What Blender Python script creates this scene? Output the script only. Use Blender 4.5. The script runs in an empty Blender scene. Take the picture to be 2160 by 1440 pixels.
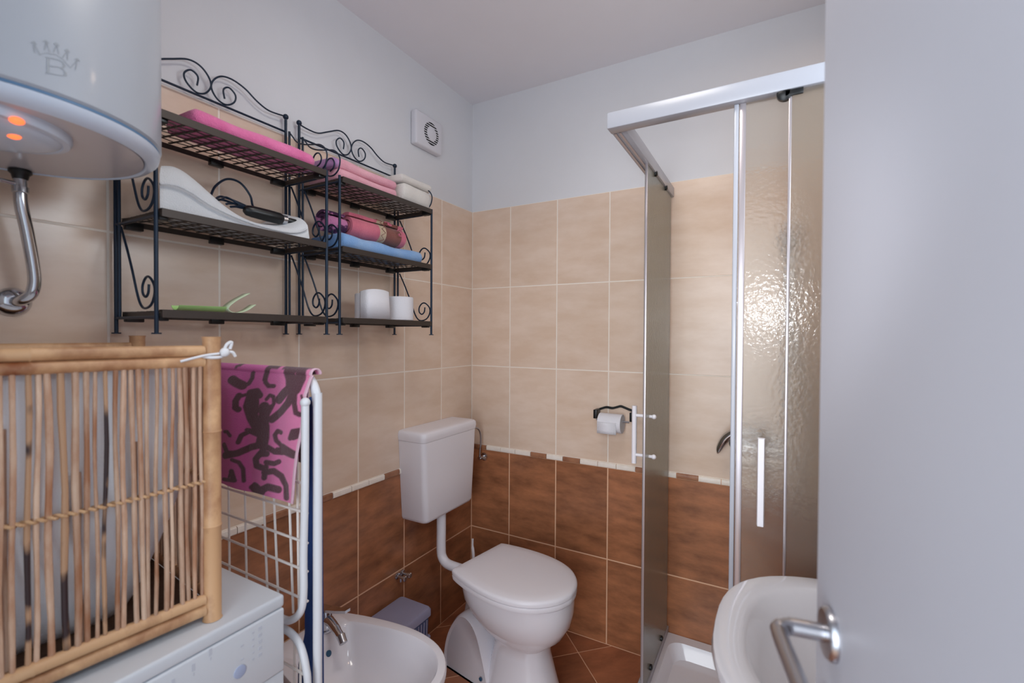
import bpy, bmesh, math, random
from mathutils import Vector, Matrix, noise
random.seed(7)
PI = math.pi
scene = bpy.context.scene
COL = scene.collection

# ------------------------------------------------------------------ camera
CAM = Vector((1.3559, -1.9846, 1.368))
Fv = Vector((-0.4910943, 0.87099551, -0.01389955))
Rv = Vector((0.8710301, 0.49119997, 0.00539945))
Uv = Vector((-0.01153036, 0.00945529, 0.99988882))
cam_d = bpy.data.cameras.new('camera')
cam = bpy.data.objects.new('camera', cam_d); COL.objects.link(cam)
cam_d.sensor_width = 36.0
cam_d.lens = 978.86 / 2160 * 36
cam_d.clip_start = 0.02
cam.matrix_world = Matrix(((Rv.x, Uv.x, -Fv.x, CAM.x), (Rv.y, Uv.y, -Fv.y, CAM.y), (Rv.z, Uv.z, -Fv.z, CAM.z), (0, 0, 0, 1)))
cam_d.dof.use_dof = True
cam_d.dof.focus_distance = 1.9
cam_d.dof.aperture_fstop = 3.5
scene.camera = cam

# ------------------------------------------------------------------ world, lights, exposure
w = bpy.data.worlds.new('world'); scene.world = w; w.use_nodes = True
w.node_tree.nodes['Background'].inputs[0].default_value = (0.80, 0.92, 1.0, 1)
w.node_tree.nodes['Background'].inputs[1].default_value = 0.95

def area(name, loc, target, sx, sy, energy, color):
    d = bpy.data.lights.new(name, 'AREA'); d.shape = 'RECTANGLE'; d.size = sx; d.size_y = sy
    d.energy = energy; d.color = color
    o = bpy.data.objects.new(name, d); COL.objects.link(o); o.location = loc
    o.rotation_euler = (Vector(target) - Vector(loc)).to_track_quat('-Z', 'Y').to_euler()
    return o
# daylight of the hallway falling in through the open door, behind the camera
area('hall_window', (1.12, -4.3, 1.5), (0.95, -0.5, 1.35), 2.2, 2.2, 44, (1.0, 0.97, 0.96))
area('hall_daylight', (1.12, -2.75, 1.45), (0.95, -0.5, 1.35), 1.1, 1.9, 15, (0.72, 0.87, 1.0))
# small flash of the camera
fd = bpy.data.lights.new('camera_flash', 'SPOT'); fd.energy = 13; fd.color = (0.93, 0.96, 1.0); fd.shadow_soft_size = 0.03
fd.spot_size = math.radians(52); fd.spot_blend = 0.6
fo = bpy.data.objects.new('camera_flash', fd); COL.objects.link(fo); fo.location = (1.33, -1.995, 1.49)
fo.rotation_euler = Vector((-0.16, 1, -0.06)).to_track_quat('-Z', 'Y').to_euler()
# added fill light on the right wall, outside the frame, brightens the left wall
area('added_wall_fill', (1.722, -1.06, 1.85), (0, -1.06, 1.6), 0.7, 0.40, 8.2, (0.82, 0.92, 1.0))
# added overhead fill above the top of the frame, lifts upward faces
area('added_ceiling_fill', (0.95, -1.25, 2.46), (0.95, -1.25, 0), 0.34, 0.34, 4.2, (1.0, 0.94, 0.86))
# added light hidden behind the door leaf, tints the shower corner warm
area('added_shower_tint', (1.52, -0.45, 2.46), (1.52, -0.45, 0), 0.10, 0.10, 0.9, (1.0, 0.72, 0.50))

vs = scene.view_settings
vs.view_transform = 'Standard'; vs.look = 'None'; vs.gamma = 1.0; vs.use_curve_mapping = False
vs.exposure = 0.0

# ------------------------------------------------------------------ materials
def lin(c):
    return tuple(((v / 255) / 12.92 if v / 255 <= 0.04045 else ((v / 255 + 0.055) / 1.055) ** 2.4) for v in c) + (1,)
MATS = {}
def mat(name, rgb, rough=0.5, metal=0.0, bump=0.0, bscale=60.0, var=0.0, vscale=8.0, rgb2=None, stretch=(1, 1, 1),
        spec=0.5, coat=0.0, trans=0.0, detail=4.0, emit=None, estr=0.0, sheen=0.0, objrand=0.0, lo=0.35, hi=0.65):
    """principled material: colour mottled between rgb and rgb2 by noise, fine bump"""
    if name in MATS: return MATS[name]
    m = bpy.data.materials.new(name); m.use_nodes = True; MATS[name] = m
    nt = m.node_tree; N = nt.nodes; L = nt.links
    b = N['Principled BSDF']
    b.inputs['Base Color'].default_value = lin(rgb)
    b.inputs['Roughness'].default_value = rough
    b.inputs['Metallic'].default_value = metal
    b.inputs['Specular IOR Level'].default_value = spec
    b.inputs['Coat Weight'].default_value = coat
    b.inputs['Coat Roughness'].default_value = 0.08
    b.inputs['Transmission Weight'].default_value = trans
    b.inputs['Sheen Weight'].default_value = sheen
    if emit:
        b.inputs['Emission Color'].default_value = lin(emit); b.inputs['Emission Strength'].default_value = estr
    tc = N.new('ShaderNodeTexCoord'); mp = N.new('ShaderNodeMapping'); mp.inputs['Scale'].default_value = stretch
    oi = N.new('ShaderNodeObjectInfo')
    sc = N.new('ShaderNodeVectorMath'); sc.operation = 'SCALE'; sc.inputs['Scale'].default_value = 13.7
    cb = N.new('ShaderNodeCombineXYZ')
    for i in range(3): L.new(oi.outputs['Random'], cb.inputs[i])
    L.new(cb.outputs[0], sc.inputs[0])
    ad = N.new('ShaderNodeVectorMath'); ad.operation = 'ADD'
    L.new(tc.outputs['Object'], ad.inputs[0]); L.new(sc.outputs[0], ad.inputs[1]); L.new(ad.outputs[0], mp.inputs[0])
    if rgb2:
        n = N.new('ShaderNodeTexNoise'); n.inputs['Scale'].default_value = vscale; n.inputs['Detail'].default_value = detail
        n.inputs['Roughness'].default_value = 0.6
        L.new(mp.outputs[0], n.inputs['Vector'])
        r = N.new('ShaderNodeMapRange'); r.inputs['From Min'].default_value = lo; r.inputs['From Max'].default_value = hi
        L.new(n.outputs[0], r.inputs['Value'])
        mx = N.new('ShaderNodeMix'); mx.data_type = 'RGBA'
        mx.inputs['A'].default_value = lin(rgb); mx.inputs['B'].default_value = lin(rgb2)
        L.new(r.outputs[0], mx.inputs['Factor'])
        out = mx.outputs['Result']
        if objrand:
            hs = N.new('ShaderNodeHueSaturation')
            rr = N.new('ShaderNodeMapRange'); rr.inputs['To Min'].default_value = 1 - objrand; rr.inputs['To Max'].default_value = 1 + objrand
            L.new(oi.outputs['Random'], rr.inputs['Value']); L.new(rr.outputs[0], hs.inputs['Value']); L.new(out, hs.inputs['Color'])
            out = hs.outputs[0]
        L.new(out, b.inputs['Base Color'])
    if bump:
        n2 = N.new('ShaderNodeTexNoise'); n2.inputs['Scale'].default_value = bscale; n2.inputs['Detail'].default_value = 3
        L.new(mp.outputs[0], n2.inputs['Vector'])
        bp = N.new('ShaderNodeBump'); bp.inputs['Strength'].default_value = bump; bp.inputs['Distance'].default_value = 0.004
        L.new(n2.outputs[0], bp.inputs['Height']); L.new(bp.outputs[0], b.inputs['Normal'])
    return m

M_PLASTER = mat('plaster_white', (224, 224, 228), 0.85, rgb2=(221, 221, 225), vscale=3, bump=0.05, bscale=140)
M_CEIL = mat('ceiling_paint', (236, 233, 238), 0.9, rgb2=(233, 230, 235), vscale=2)
M_GROUT_L = mat('grout_light', (244, 232, 220), 0.9, bump=0.1, bscale=300)
M_GROUT_D = mat('grout_tan', (236, 190, 156), 0.9, bump=0.1, bscale=300)
M_BEIGE = mat('tile_beige', (233, 210, 192), 0.22, rgb2=(223, 196, 174), vscale=5, stretch=(1.0, 1.0, 3.0), objrand=0.02, detail=6, bump=0.02, bscale=10)
M_BROWN = mat('tile_brown', (186, 122, 84), 0.30, rgb2=(130, 84, 58), vscale=7.5, stretch=(1.0, 1.0, 2.8), objrand=0.10, detail=12, bump=0.06, bscale=45, lo=0.32, hi=0.70)
M_FLOOR = mat('tile_floor', (190, 120, 84), 0.34, rgb2=(140, 86, 60), vscale=6, stretch=(1, 2.2, 1), objrand=0.10, detail=9, bump=0.06, bscale=40, lo=0.3, hi=0.68)
M_LISTW = mat('border_white', (250, 240, 230), 0.3, rgb2=(244, 232, 220), vscale=40)
M_LISTB = mat('border_brown', (176, 124, 92), 0.35, rgb2=(146, 96, 70), vscale=25)
M_PORC = mat('porcelain', (238, 234, 240), 0.12, coat=0.4)
M_BASIN = mat('basin_ceramic', (212, 208, 212), 0.12, coat=0.3)
M_PLAST = mat('white_plastic', (240, 236, 242), 0.35)
M_TANK = mat('white_tank_enamel', (176, 182, 192), 0.3, coat=0.2)
M_ENAM = mat('white_enamel', (210, 214, 221), 0.38)
M_RIM = mat('pale_blue_plastic', (208, 218, 234), 0.25)
M_SEAM = mat('seam_blue', (88, 124, 160), 0.4)
M_UNDER = mat('grey_gloss_plastic', (206, 200, 202), 0.13)
M_CHROME = mat('chrome', (205, 208, 214), 0.13, metal=1.0)
M_STEEL = mat('satin_steel', (180, 180, 186), 0.28, metal=1.0)
M_BLACKP = mat('black_plastic', (16, 18, 20), 0.35)
M_IRON = mat('dark_wrought_iron', (14, 36, 58), 0.4, metal=0.2)
M_SHELF = mat('dark_shelf_metal', (66, 57, 52), 0.45, metal=0.3)
M_EMB = mat('emblem_grey', (160, 166, 174), 0.5)
M_BAMBOO = mat('bamboo', (212, 168, 126), 0.45, rgb2=(132, 74, 40), vscale=12, stretch=(1, 1, 0.7), detail=6, lo=0.44, hi=0.72, objrand=0.05)
M_REED = mat('reed', (214, 184, 160), 0.6, rgb2=(164, 112, 80), vscale=14, stretch=(1.5, 1.5, 0.5), detail=5, objrand=0.12)
M_REED_DARK = mat('reed_stained', (186, 146, 114), 0.6, rgb2=(52, 34, 36), vscale=9, stretch=(1.0, 1.0, 0.8), detail=3, lo=0.53, hi=0.58)
M_ROPE = mat('rope', (208, 168, 128), 0.8, bump=0.5, bscale=500)
M_LINER = mat('white_cloth', (250, 251, 255), 0.9, bump=0.25, bscale=220, rgb2=(243, 245, 252), vscale=6)
M_STRING = mat('white_string', (232, 232, 236), 0.8)
M_MAT = mat('woven_mat', (80, 56, 40), 0.9, bump=0.5, bscale=120)
M_RACK = mat('white_coated_steel', (228, 230, 236), 0.3)
M_WIRE = mat('cream_coated_wire', (252, 244, 238), 0.35)
M_BLUE = mat('dark_blue_cover', (16, 58, 122), 0.6, bump=0.1, bscale=300)
def terry(name, a, b, vs=14): return mat(name, a, 0.95, rgb2=b, vscale=vs, bump=0.7, bscale=420, sheen=0.3)
M_TPINK = terry('terry_hot_pink', (246, 132, 186), (232, 108, 166))
M_TPALE = terry('terry_pale_pink', (240, 176, 190), (230, 160, 178))
M_TLILAC = terry('terry_lilac', (200, 150, 204), (184, 132, 190))
M_TWHITE = terry('terry_cream', (228, 222, 216), (220, 213, 208))
M_TWHITE2 = terry('terry_white', (226, 228, 232), (214, 217, 223), 5)
M_TBLUE = terry('terry_blue', (150, 184, 226), (96, 152, 220), 6)
M_TROLLP = terry('terry_rose', (226, 120, 140), (206, 100, 124))
M_TROLLB = terry('terry_brown', (140, 78, 66), (126, 66, 58))
M_TROLLC = terry('terry_beige', (214, 190, 160), (204, 178, 150))
M_TPURP = mat('terry_purple', (196, 124, 168), 0.95, rgb2=(70, 34, 70), vscale=22, bump=0.6, bscale=420, lo=0.46, hi=0.52)
M_GREEN = mat('lime_plastic', (178, 222, 140), 0.4)
M_GREENP = mat('pale_lime_plastic', (214, 230, 196), 0.4)
M_GREEND = mat('green_print', (120, 190, 60), 0.4)
M_PAPER = mat('tissue_paper', (234, 232, 238), 0.95, bump=0.3, bscale=260)
M_CARD = mat('cardboard', (168, 150, 136), 0.9)
M_BIN = mat('greyblue_plastic', (156, 154, 180), 0.45)
M_BINB = mat('greyblue_plastic_dark', (84, 96, 134), 0.5)
M_DOOR = mat('door_paint', (194, 195, 205), 0.45, rgb2=(192, 193, 203), vscale=2)
M_FRAME = mat('door_frame_paint', (222, 222, 228), 0.5)
M_LAV = mat('rail_white', (176, 178, 188), 0.25)
M_ALU = mat('brushed_profile', (190, 182, 186), 0.3, metal=0.6)
M_RED = mat('lamp_orange', (250, 120, 70), 0.4, emit=(255, 110, 60), estr=1.6)
M_PRINT = mat('print_grey', (194, 198, 208), 0.6)
M_PRINTB = mat('print_blue', (166, 176, 204), 0.6)
M_DARK = mat('dark_hole', (22, 20, 22), 0.8)
M_VENT = mat('vent_plastic', (222, 220, 226), 0.4)
M_LAMP = mat('added_opal_shade', (240, 236, 228), 0.3, emit=(255, 236, 210), estr=1.0)  # glowing shade of the added ceiling lamp

def glass_mat(name, tint, rough, clear, bump, bscale, milk):
    m = bpy.data.materials.new(name); m.use_nodes = True
    nt = m.node_tree; N = nt.nodes; L = nt.links
    b = N['Principled BSDF']; out = N['Material Output']
    b.inputs['Base Color'].default_value = lin(tint); b.inputs['Roughness'].default_value = rough
    b.inputs['Transmission Weight'].default_value = milk; b.inputs['IOR'].default_value = 1.4
    tc = N.new('ShaderNodeTexCoord'); n = N.new('ShaderNodeTexNoise'); n.inputs['Scale'].default_value = bscale
    L.new(tc.outputs['Object'], n.inputs['Vector'])
    bp = N.new('ShaderNodeBump'); bp.inputs['Strength'].default_value = bump; bp.inputs['Distance'].default_value = 0.003
    L.new(n.outputs[0], bp.inputs['Height']); L.new(bp.outputs[0], b.inputs['Normal'])
    t = N.new('ShaderNodeBsdfTransparent'); t.inputs[0].default_value = lin(tint)
    mx = N.new('ShaderNodeMixShader'); mx.inputs[0].default_value = clear
    L.new(b.outputs[0], mx.inputs[1]); L.new(t.outputs[0], mx.inputs[2]); L.new(mx.outputs[0], out.inputs['Surface'])
    return m
M_GLASSF = glass_mat('rippled_shower_glass', (236, 230, 222), 0.14, 0.25, 0.28, 110, .92)
M_GLASSL = glass_mat('frosted_side_glass', (206, 206, 196), 0.2, 0.22, 0.3, 110, .70)
M_GLASSS = glass_mat('pale_shower_glass', (226, 226, 218), 0.12, 0.45, 0.25, 130, .8)

# ------------------------------------------------------------------ helpers
def thing(name, label, cat, loc=(0, 0, 0), rotz=0.0, group=None, kind=None):
    o = bpy.data.objects.new(name, None); COL.objects.link(o)
    o.location = loc; o.rotation_euler = (0, 0, rotz); o.empty_display_size = 0.05
    if label: o['label'] = label
    if cat: o['category'] = cat
    if group: o['group'] = group
    if kind: o['kind'] = kind
    return o
def tag(o, label, cat, group=None):
    o['label'] = label; o['category'] = cat
    if group: o['group'] = group
    return o
def wmat(o):
    m = Matrix.Translation(o.location) @ Matrix.Rotation(o.rotation_euler[2], 4, 'Z')
    return (wmat(o.parent) @ m) if o.parent else m
def obj(name, bm, m, parent=None, smooth=True, local=False, label=None, origin=None, angle=40, mats=None):
    """link bm as ONE mesh; geometry is given in world metres unless local"""
    if not local and parent is not None:
        bm.transform(wmat(parent).inverted())
    if parent is None and origin is not None:
        bm.transform(Matrix.Translation(-Vector(origin)))
    me = bpy.data.meshes.new(name)
    bmesh.ops.recalc_face_normals(bm, faces=bm.faces)
    bm.to_mesh(me); bm.free()
    for mm in (mats or [m]): me.materials.append(mm)
    if smooth:
        me.polygons.foreach_set('use_smooth', [True] * len(me.polygons))
        try: me.set_sharp_from_angle(angle=math.radians(angle))
        except Exception: pass
    o = bpy.data.objects.new(name, me); COL.objects.link(o)
    if parent is not None: o.parent = parent
    if origin is not None and parent is None: o.location = origin
    if label: o['label'] = label
    return o
def struct(name, bm, m, **k):
    o = obj(name, bm, m, **k); o['kind'] = 'structure'; return o
def B(): return bmesh.new()
def box(bm, x0, x1, y0, y1, z0, z1, bev=0.0, seg=2):
    r = bmesh.ops.create_cube(bm, size=1.0)
    vv = r['verts']
    for v in vv:
        v.co = Vector((x0 + (v.co.x + .5) * (x1 - x0), y0 + (v.co.y + .5) * (y1 - y0), z0 + (v.co.z + .5) * (z1 - z0)))
    if bev > 0:
        es = set()
        for v in vv: es.update(v.link_edges)
        bmesh.ops.bevel(bm, geom=list(es), offset=bev, segments=seg, affect='EDGES', profile=0.5)
    return bm
def bx(*a, **k): return box(B(), *a, **k)
def rings(bm, rs, cap0=True, cap1=True, closed=True):
    """loft a list of equal-length point rings"""
    V = [[bm.verts.new(p) for p in r] for r in rs]
    n = len(rs[0])
    for a, b in zip(V[:-1], V[1:]):
        for i in range(n if closed else n - 1):
            j = (i + 1) % n
            bm.faces.new((a[i], a[j], b[j], b[i]))
    if cap0 and closed: bm.faces.new(list(reversed(V[0])))
    if cap1 and closed: bm.faces.new(V[-1])
    return bm
def tube(bm, pts, r, seg=8, closed=False, flat=1.0):
    pts = [Vector(p) for p in pts]; n = len(pts)
    rr = r if isinstance(r, (list, tuple)) else [r] * n
    T = []
    for i in range(n):
        a = pts[i - 1] if (i > 0 or closed) else pts[0]
        b = pts[(i + 1) % n] if (i < n - 1 or closed) else pts[-1]
        t = (b - a); T.append(t.normalized() if t.length > 1e-9 else Vector((0, 0, 1)))
    up = Vector((0, 0, 1)) if abs(T[0].z) < 0.9 else Vector((1, 0, 0))
    nx = T[0].cross(up).normalized()
    out = []
    for i in range(n):
        nx = (nx - T[i] * nx.dot(T[i])).normalized(); ny = T[i].cross(nx)
        out.append([pts[i] + (nx * math.cos(2 * PI * k / seg) + ny * math.sin(2 * PI * k / seg) * flat) * rr[i] for k in range(seg)])
    if closed: out.append(out[0]); rings(bm, out, False, False); bmesh.ops.remove_doubles(bm, verts=bm.verts, dist=1e-7)
    else: rings(bm, out)
    return bm
def tb(pts, r, **k): return tube(B(), pts, r, **k)
def smooth_pts(P, n=6):
    P = [Vector(p) for p in P]; out = []
    for i in range(len(P) - 1):
        a = P[max(i - 1, 0)]; b = P[i]; c = P[i + 1]; d = P[min(i + 2, len(P) - 1)]
        for k in range(n):
            t = k / n
            out.append(0.5 * ((2 * b) + (c - a) * t + (2 * a - 5 * b + 4 * c - d) * t * t + (3 * b - a - 3 * c + d) * t ** 3))
    out.append(P[-1]); return out
def cyl(bm, c, r, h, axis='z', seg=24, r2=None, bev=0.0):
    c = Vector(c); r2 = r if r2 is None else r2
    ax = {'x': Vector((1, 0, 0)), 'y': Vector((0, 1, 0)), 'z': Vector((0, 0, 1))}[axis] if isinstance(axis, str) else Vector(axis).normalized()
    u = ax.orthogonal().normalized(); v = ax.cross(u)
    def ring(t, rad): return [c + ax * t + (u * math.cos(2 * PI * k / seg) + v * math.sin(2 * PI * k / seg)) * rad for k in range(seg)]
    if bev: rings(bm, [ring(-h / 2, r - bev), ring(-h / 2 + bev, r), ring(h / 2 - bev, r2), ring(h / 2, r2 - bev)])
    else: rings(bm, [ring(-h / 2, r), ring(h / 2, r2)])
    return bm
def cy(*a, **k): return cyl(B(), *a, **k)
def ball(bm, c, r, seg=12, sc=(1, 1, 1)):
    g = bmesh.ops.create_uvsphere(bm, u_segments=seg, v_segments=seg // 2 + 1, radius=r)
    for v in g['verts']: v.co = Vector((v.co.x * sc[0], v.co.y * sc[1], v.co.z * sc[2])) + Vector(c)
    return bm
def lathe(bm, c, prof, axis='z', seg=28):
    c = Vector(c)
    ax = {'x': Vector((1, 0, 0)), 'y': Vector((0, 1, 0)), 'z': Vector((0, 0, 1))}[axis] if isinstance(axis, str) else Vector(axis).normalized()
    u = ax.orthogonal().normalized(); v = ax.cross(u)
    rings(bm, [[c + ax * h + (u * math.cos(2 * PI * k / seg) + v * math.sin(2 * PI * k / seg)) * max(r, 1e-4) for k in range(seg)] for r, h in prof])
    return bm
def rrect(cx, cy_, hx, hy, rad, z, n=5):
    out = []
    for sx, sy, a0 in ((1, 1, 0), (-1, 1, PI / 2), (-1, -1, PI), (1, -1, 3 * PI / 2)):
        for k in range(n + 1):
            a = a0 + PI / 2 * k / n
            out.append(Vector((cx + sx * (hx - rad) + rad * math.cos(a), cy_ + sy * (hy - rad) + rad * math.sin(a), z)))
    return out
def prism(bm, poly, a, b, axis='y'):
    """extrude 2D polygon (in the two other axes) from a to b along axis"""
    def P(p, t):
        return {'x': Vector((t, p[0], p[1])), 'y': Vector((p[0], t, p[1])), 'z': Vector((p[0], p[1], t))}[axis]
    rings(bm, [[P(p, a) for p in poly], [P(p, b) for p in poly]])
    return bm

# ------------------------------------------------------------------ room shell
XR, YF, ZC = 1.75, -2.12, 2.55      # right wall, front wall, ceiling
ROWS = [(0.0, 0.3792), (0.3792, 0.7857), (0.8077, 1.2107), (1.2107, 1.604), (1.604, 1.998)]
G = 0.0021                           # half a joint
W = 0.25

wall_left = struct('wall_left', bx(-0.12, -0.007, YF - 0.12, 0.12, 0, ZC), M_PLASTER, smooth=False)
wall_back = struct('wall_back', bx(-0.007, XR + 0.12, 0.007, 0.12, 0, ZC), M_PLASTER, smooth=False)
wall_right = struct('wall_right', bx(XR + 0.007, XR + 0.12, YF - 0.12, 0.007, 0, ZC), M_PLASTER, smooth=False)
DX0, DX1, DZ = 0.74, 1.56, 2.06      # doorway in the front wall
bm = bx(-0.007, DX0, YF - 0.12, YF, 0, ZC); box(bm, DX1, XR + 0.007, YF - 0.12, YF, 0, ZC); box(bm, DX0, DX1, YF - 0.12, YF, DZ, ZC)
wall_front = struct('wall_front', bm, M_PLASTER, smooth=False)
floor = struct('floor', bx(-0.12, XR + 0.12, YF - 0.9, 0.12, -0.12, -0.0007), M_GROUT_D, smooth=False)
ceiling = struct('ceiling', bx(-0.12, XR + 0.12, YF - 0.12, 0.12, ZC, ZC + 0.1), M_CEIL, smooth=False)
bm = B()
for x0, x1 in ((DX0 - 0.06, DX0 + 0.012), (DX1 - 0.012, DX1 + 0.06)): box(bm, x0, x1, YF - 0.13, YF + 0.012, 0, DZ + 0.05, bev=0.004)
box(bm, DX0 + 0.0125, DX1 - 0.0125, YF - 0.13, YF + 0.012, DZ - 0.012, DZ + 0.05, bev=0.004)
struct('trim_1', bm, M_FRAME)

# grout beds (children of their wall)
obj('grout', bx(-0.007, -0.0007, YF, -0.0007, 0.8077, 1.9975), M_GROUT_L, wall_left, smooth=False)
obj('grout', bx(-0.007, -0.0007, YF, -0.0007, 0, 0.8077), M_GROUT_D, wall_left, smooth=False)
obj('grout', bx(-0.006, XR, 0.0007, 0.007, 0.8077, 1.9975), M_GROUT_L, wall_back, smooth=False)
obj('grout', bx(-0.006, XR, 0.0007, 0.007, 0, 0.8077), M_GROUT_D, wall_back, smooth=False)
obj('grout', bx(XR + 0.0007, XR + 0.007, YF, -0.0007, 0.8077, 1.9975), M_GROUT_L, wall_right, smooth=False)
obj('grout', bx(XR + 0.0007, XR + 0.007, YF, -0.0007, 0, 0.8077), M_GROUT_D, wall_right, smooth=False)

TILE = {}
def tile_mesh(wd, ht, m, th=0.007):
    key = (round(wd, 4), round(ht, 4), m.name)
    if key not in TILE:
        b = bx(-wd / 2, wd / 2, 0, th, -ht / 2, ht / 2, bev=0.0012, seg=1)
        # only the front edges need the bevel; keep it cheap
        me = bpy.data.meshes.new('tile'); b.to_mesh(me); b.free(); me.materials.append(m); TILE[key] = me
    return TILE[key]
def put(me, name, parent, loc, rotz):
    o = bpy.data.objects.new(name, me); COL.objects.link(o); o.parent = parent; o.location = loc; o.rotation_euler = (0, 0, rotz)
    return o
def tile_wall(parent, cuts, place):
    for a, b in zip(cuts[:-1], cuts[1:]):
        if b - a < 0.01: continue
        for k, (z0, z1) in enumerate(ROWS):
            me = tile_mesh(b - a - 2 * G, z1 - z0 - 2 * G, M_BROWN if k < 2 else M_BEIGE)
            loc, rz = place((a + b) / 2, (z0 + z1) / 2)
            put(me, 'tile', parent, loc, rz)
# left wall: joints at y=-0.252-0.25k
cl = [0.0] + [0.252 + W * k for k in range(8)]; cl = [c for c in cl if c < -YF - 0.01] + [-YF]
tile_wall(wall_left, cl, lambda s, z: ((0, -s, z), PI / 2))
cb = [0.0] + [0.225 + W * k for k in range(7)]; cb = [c for c in cb if c < XR - 0.02] + [XR]
tile_wall(wall_back, cb, lambda s, z: ((s, 0, z), 0))
cr = [0.0] + [0.25 * k for k in range(1, 9)] + [-YF]
tile_wall(wall_right, cr, lambda s, z: ((XR, -s, z), -PI / 2))

# moulded border pieces, three white / one brown / one white / one brown
def border_mesh(wd, m):
    key = ('b', round(wd, 4), m.name)
    if key not in TILE:
        h = 0.0218; b = B()
        prof = [(-0.0005, -h / 2), (-0.0050, -h / 2 + 0.0003), (-0.0072, -h / 2 + .003), (-0.0078, 0), (-0.0072, h / 2 - .003), (-0.0050, h / 2 - 0.0003), (-0.0005, h / 2), (0.006, h / 2), (0.006, -h / 2)]
        rings(b, [[Vector((-wd / 2 + 0.0013, y, z)) for y, z in prof], [Vector((wd / 2 - 0.0013, y, z)) for y, z in prof]])
        bmesh.ops.recalc_face_normals(b, faces=b.faces)
        me = bpy.data.meshes.new('border_piece'); b.to_mesh(me); b.free(); me.materials.append(m); TILE[key] = me
    return TILE[key]
SEQ = 'WWWBWB'
def border(parent, start, L, place):
    s = start; k = 0; unit = 0.0838
    while s > 0: s -= unit; k -= 1
    while s < L:
        a = max(s, 0.0); b = min(s + unit, L)
        if b - a > 0.006:
            m = M_LISTW if SEQ[k % 6] == 'W' else M_LISTB
            loc, rz = place((a + b) / 2); put(border_mesh(round(b - a, 3), m), 'border_piece', parent, loc, rz)
        s += unit; k += 1
border(wall_back, 0.094, XR, lambda s: ((s, -0.0, 0.7967), 0))
border(wall_left, 0.622, -YF, lambda s: ((0.0, -s, 0.7967), PI / 2))
border(wall_right, 0.03, -YF, lambda s: ((XR, -s, 0.7967), -PI / 2))

# floor tiles laid on the diagonal
def clip(poly, f):
    out = []
    for i in range(len(poly)):
        a, b = poly[i], poly[(i + 1) % len(poly)]; fa, fb = f(a), f(b)
        if fa >= 0: out.append(a)
        if fa * fb < 0: t = fa / (fa - fb); out.append((a[0] + (b[0] - a[0]) * t, a[1] + (b[1] - a[1]) * t))
    return out
S = 0.33; q = math.sqrt(0.5)
for i in range(-8, 9):
    for j in range(-10, 10):
        s0 = 0.371 + S * i; t0 = -0.529 + S * j
        c = [(s0 + G, t0 + G), (s0 + S - G, t0 + G), (s0 + S - G, t0 + S - G), (s0 + G, t0 + S - G)]
        p = [((s - t) * q, (s + t) * q) for s, t in c]
        for f in (lambda a: a[0] - 0.001, lambda a: XR - 0.001 - a[0], lambda a: -0.001 - a[1], lambda a: a[1] - YF + 0.001):
            if len(p) > 2: p = clip(p, f)
        if len(p) < 3: continue
        mx = sum(a[0] for a in p) / len(p); my = sum(a[1] for a in p) / len(p)
        area_ = abs(sum(p[k][0] * p[(k + 1) % len(p)][1] - p[(k + 1) % len(p)][0] * p[k][1] for k in range(len(p)))) / 2
        if area_ < 0.0008: continue
        ca, sa = math.cos(PI / 4), math.sin(PI / 4)
        b = B(); prism(b, [((x - mx) * ca + (y - my) * sa, -(x - mx) * sa + (y - my) * ca) for x, y in p], -0.006, 0.0, 'z')
        bmesh.ops.recalc_face_normals(b, faces=b.faces)
        me = bpy.data.meshes.new('tile'); b.to_mesh(me); b.free(); me.materials.append(M_FLOOR)
        put(me, 'tile', floor, (mx, my, 0), PI / 4)

# ------------------------------------------------------------------ door leaf (open, right edge of the picture)
DW = 0.76
dd = Vector((-math.sin(math.radians(9.7)), math.cos(math.radians(9.7)), 0))      # hinge -> latch
latch = Vector((1.4028, -1.3429, 0))
hinge = latch - dd * DW
door = thing('door_1', None, None, hinge, math.radians(90 + 9.7), kind='structure')   # local +X runs hinge -> latch, local +Y faces the room
TH = 0.038
obj('door_leaf', bx(0, DW, -TH, 0, 0.012, 2.03, bev=0.002), M_DOOR, door, local=True, smooth=False)
hx, hz = DW - 0.060, 1.058
h = obj('door_handle', lathe(B(), (hx, 0.0, hz), [(0.026, 0.0), (0.026, 0.005), (0.0235, 0.008), (0.012, 0.0085)], 'y', 36), M_STEEL, door, local=True)
lev = smooth_pts([(hx, 0.004, hz), (hx, 0.031, hz), (hx - 0.001, 0.041, hz), (hx - 0.008, 0.0495, hz), (hx - 0.020, 0.052, hz), (hx - 0.06, 0.051, hz), (hx - 0.115, 0.049, hz)], 5)
obj('lever', tube(B(), lev, [.0088] * 18 + [.0078] * (len(lev) - 18), seg=16), M_STEEL, h, local=True)
k_ = obj('keyhole_rose', lathe(B(), (hx, 0.0, hz - 0.09), [(0.026, 0.0), (0.026, 0.005), (0.0235, 0.008), (0.010, 0.0085)], 'y', 32), M_STEEL, door, local=True)
for z in (0.25, 1.0, 1.75):
    obj('hinge', cy((0.0, 0.008, z), 0.007, 0.09, 'z', 14), M_STEEL, door, local=True)

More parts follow.
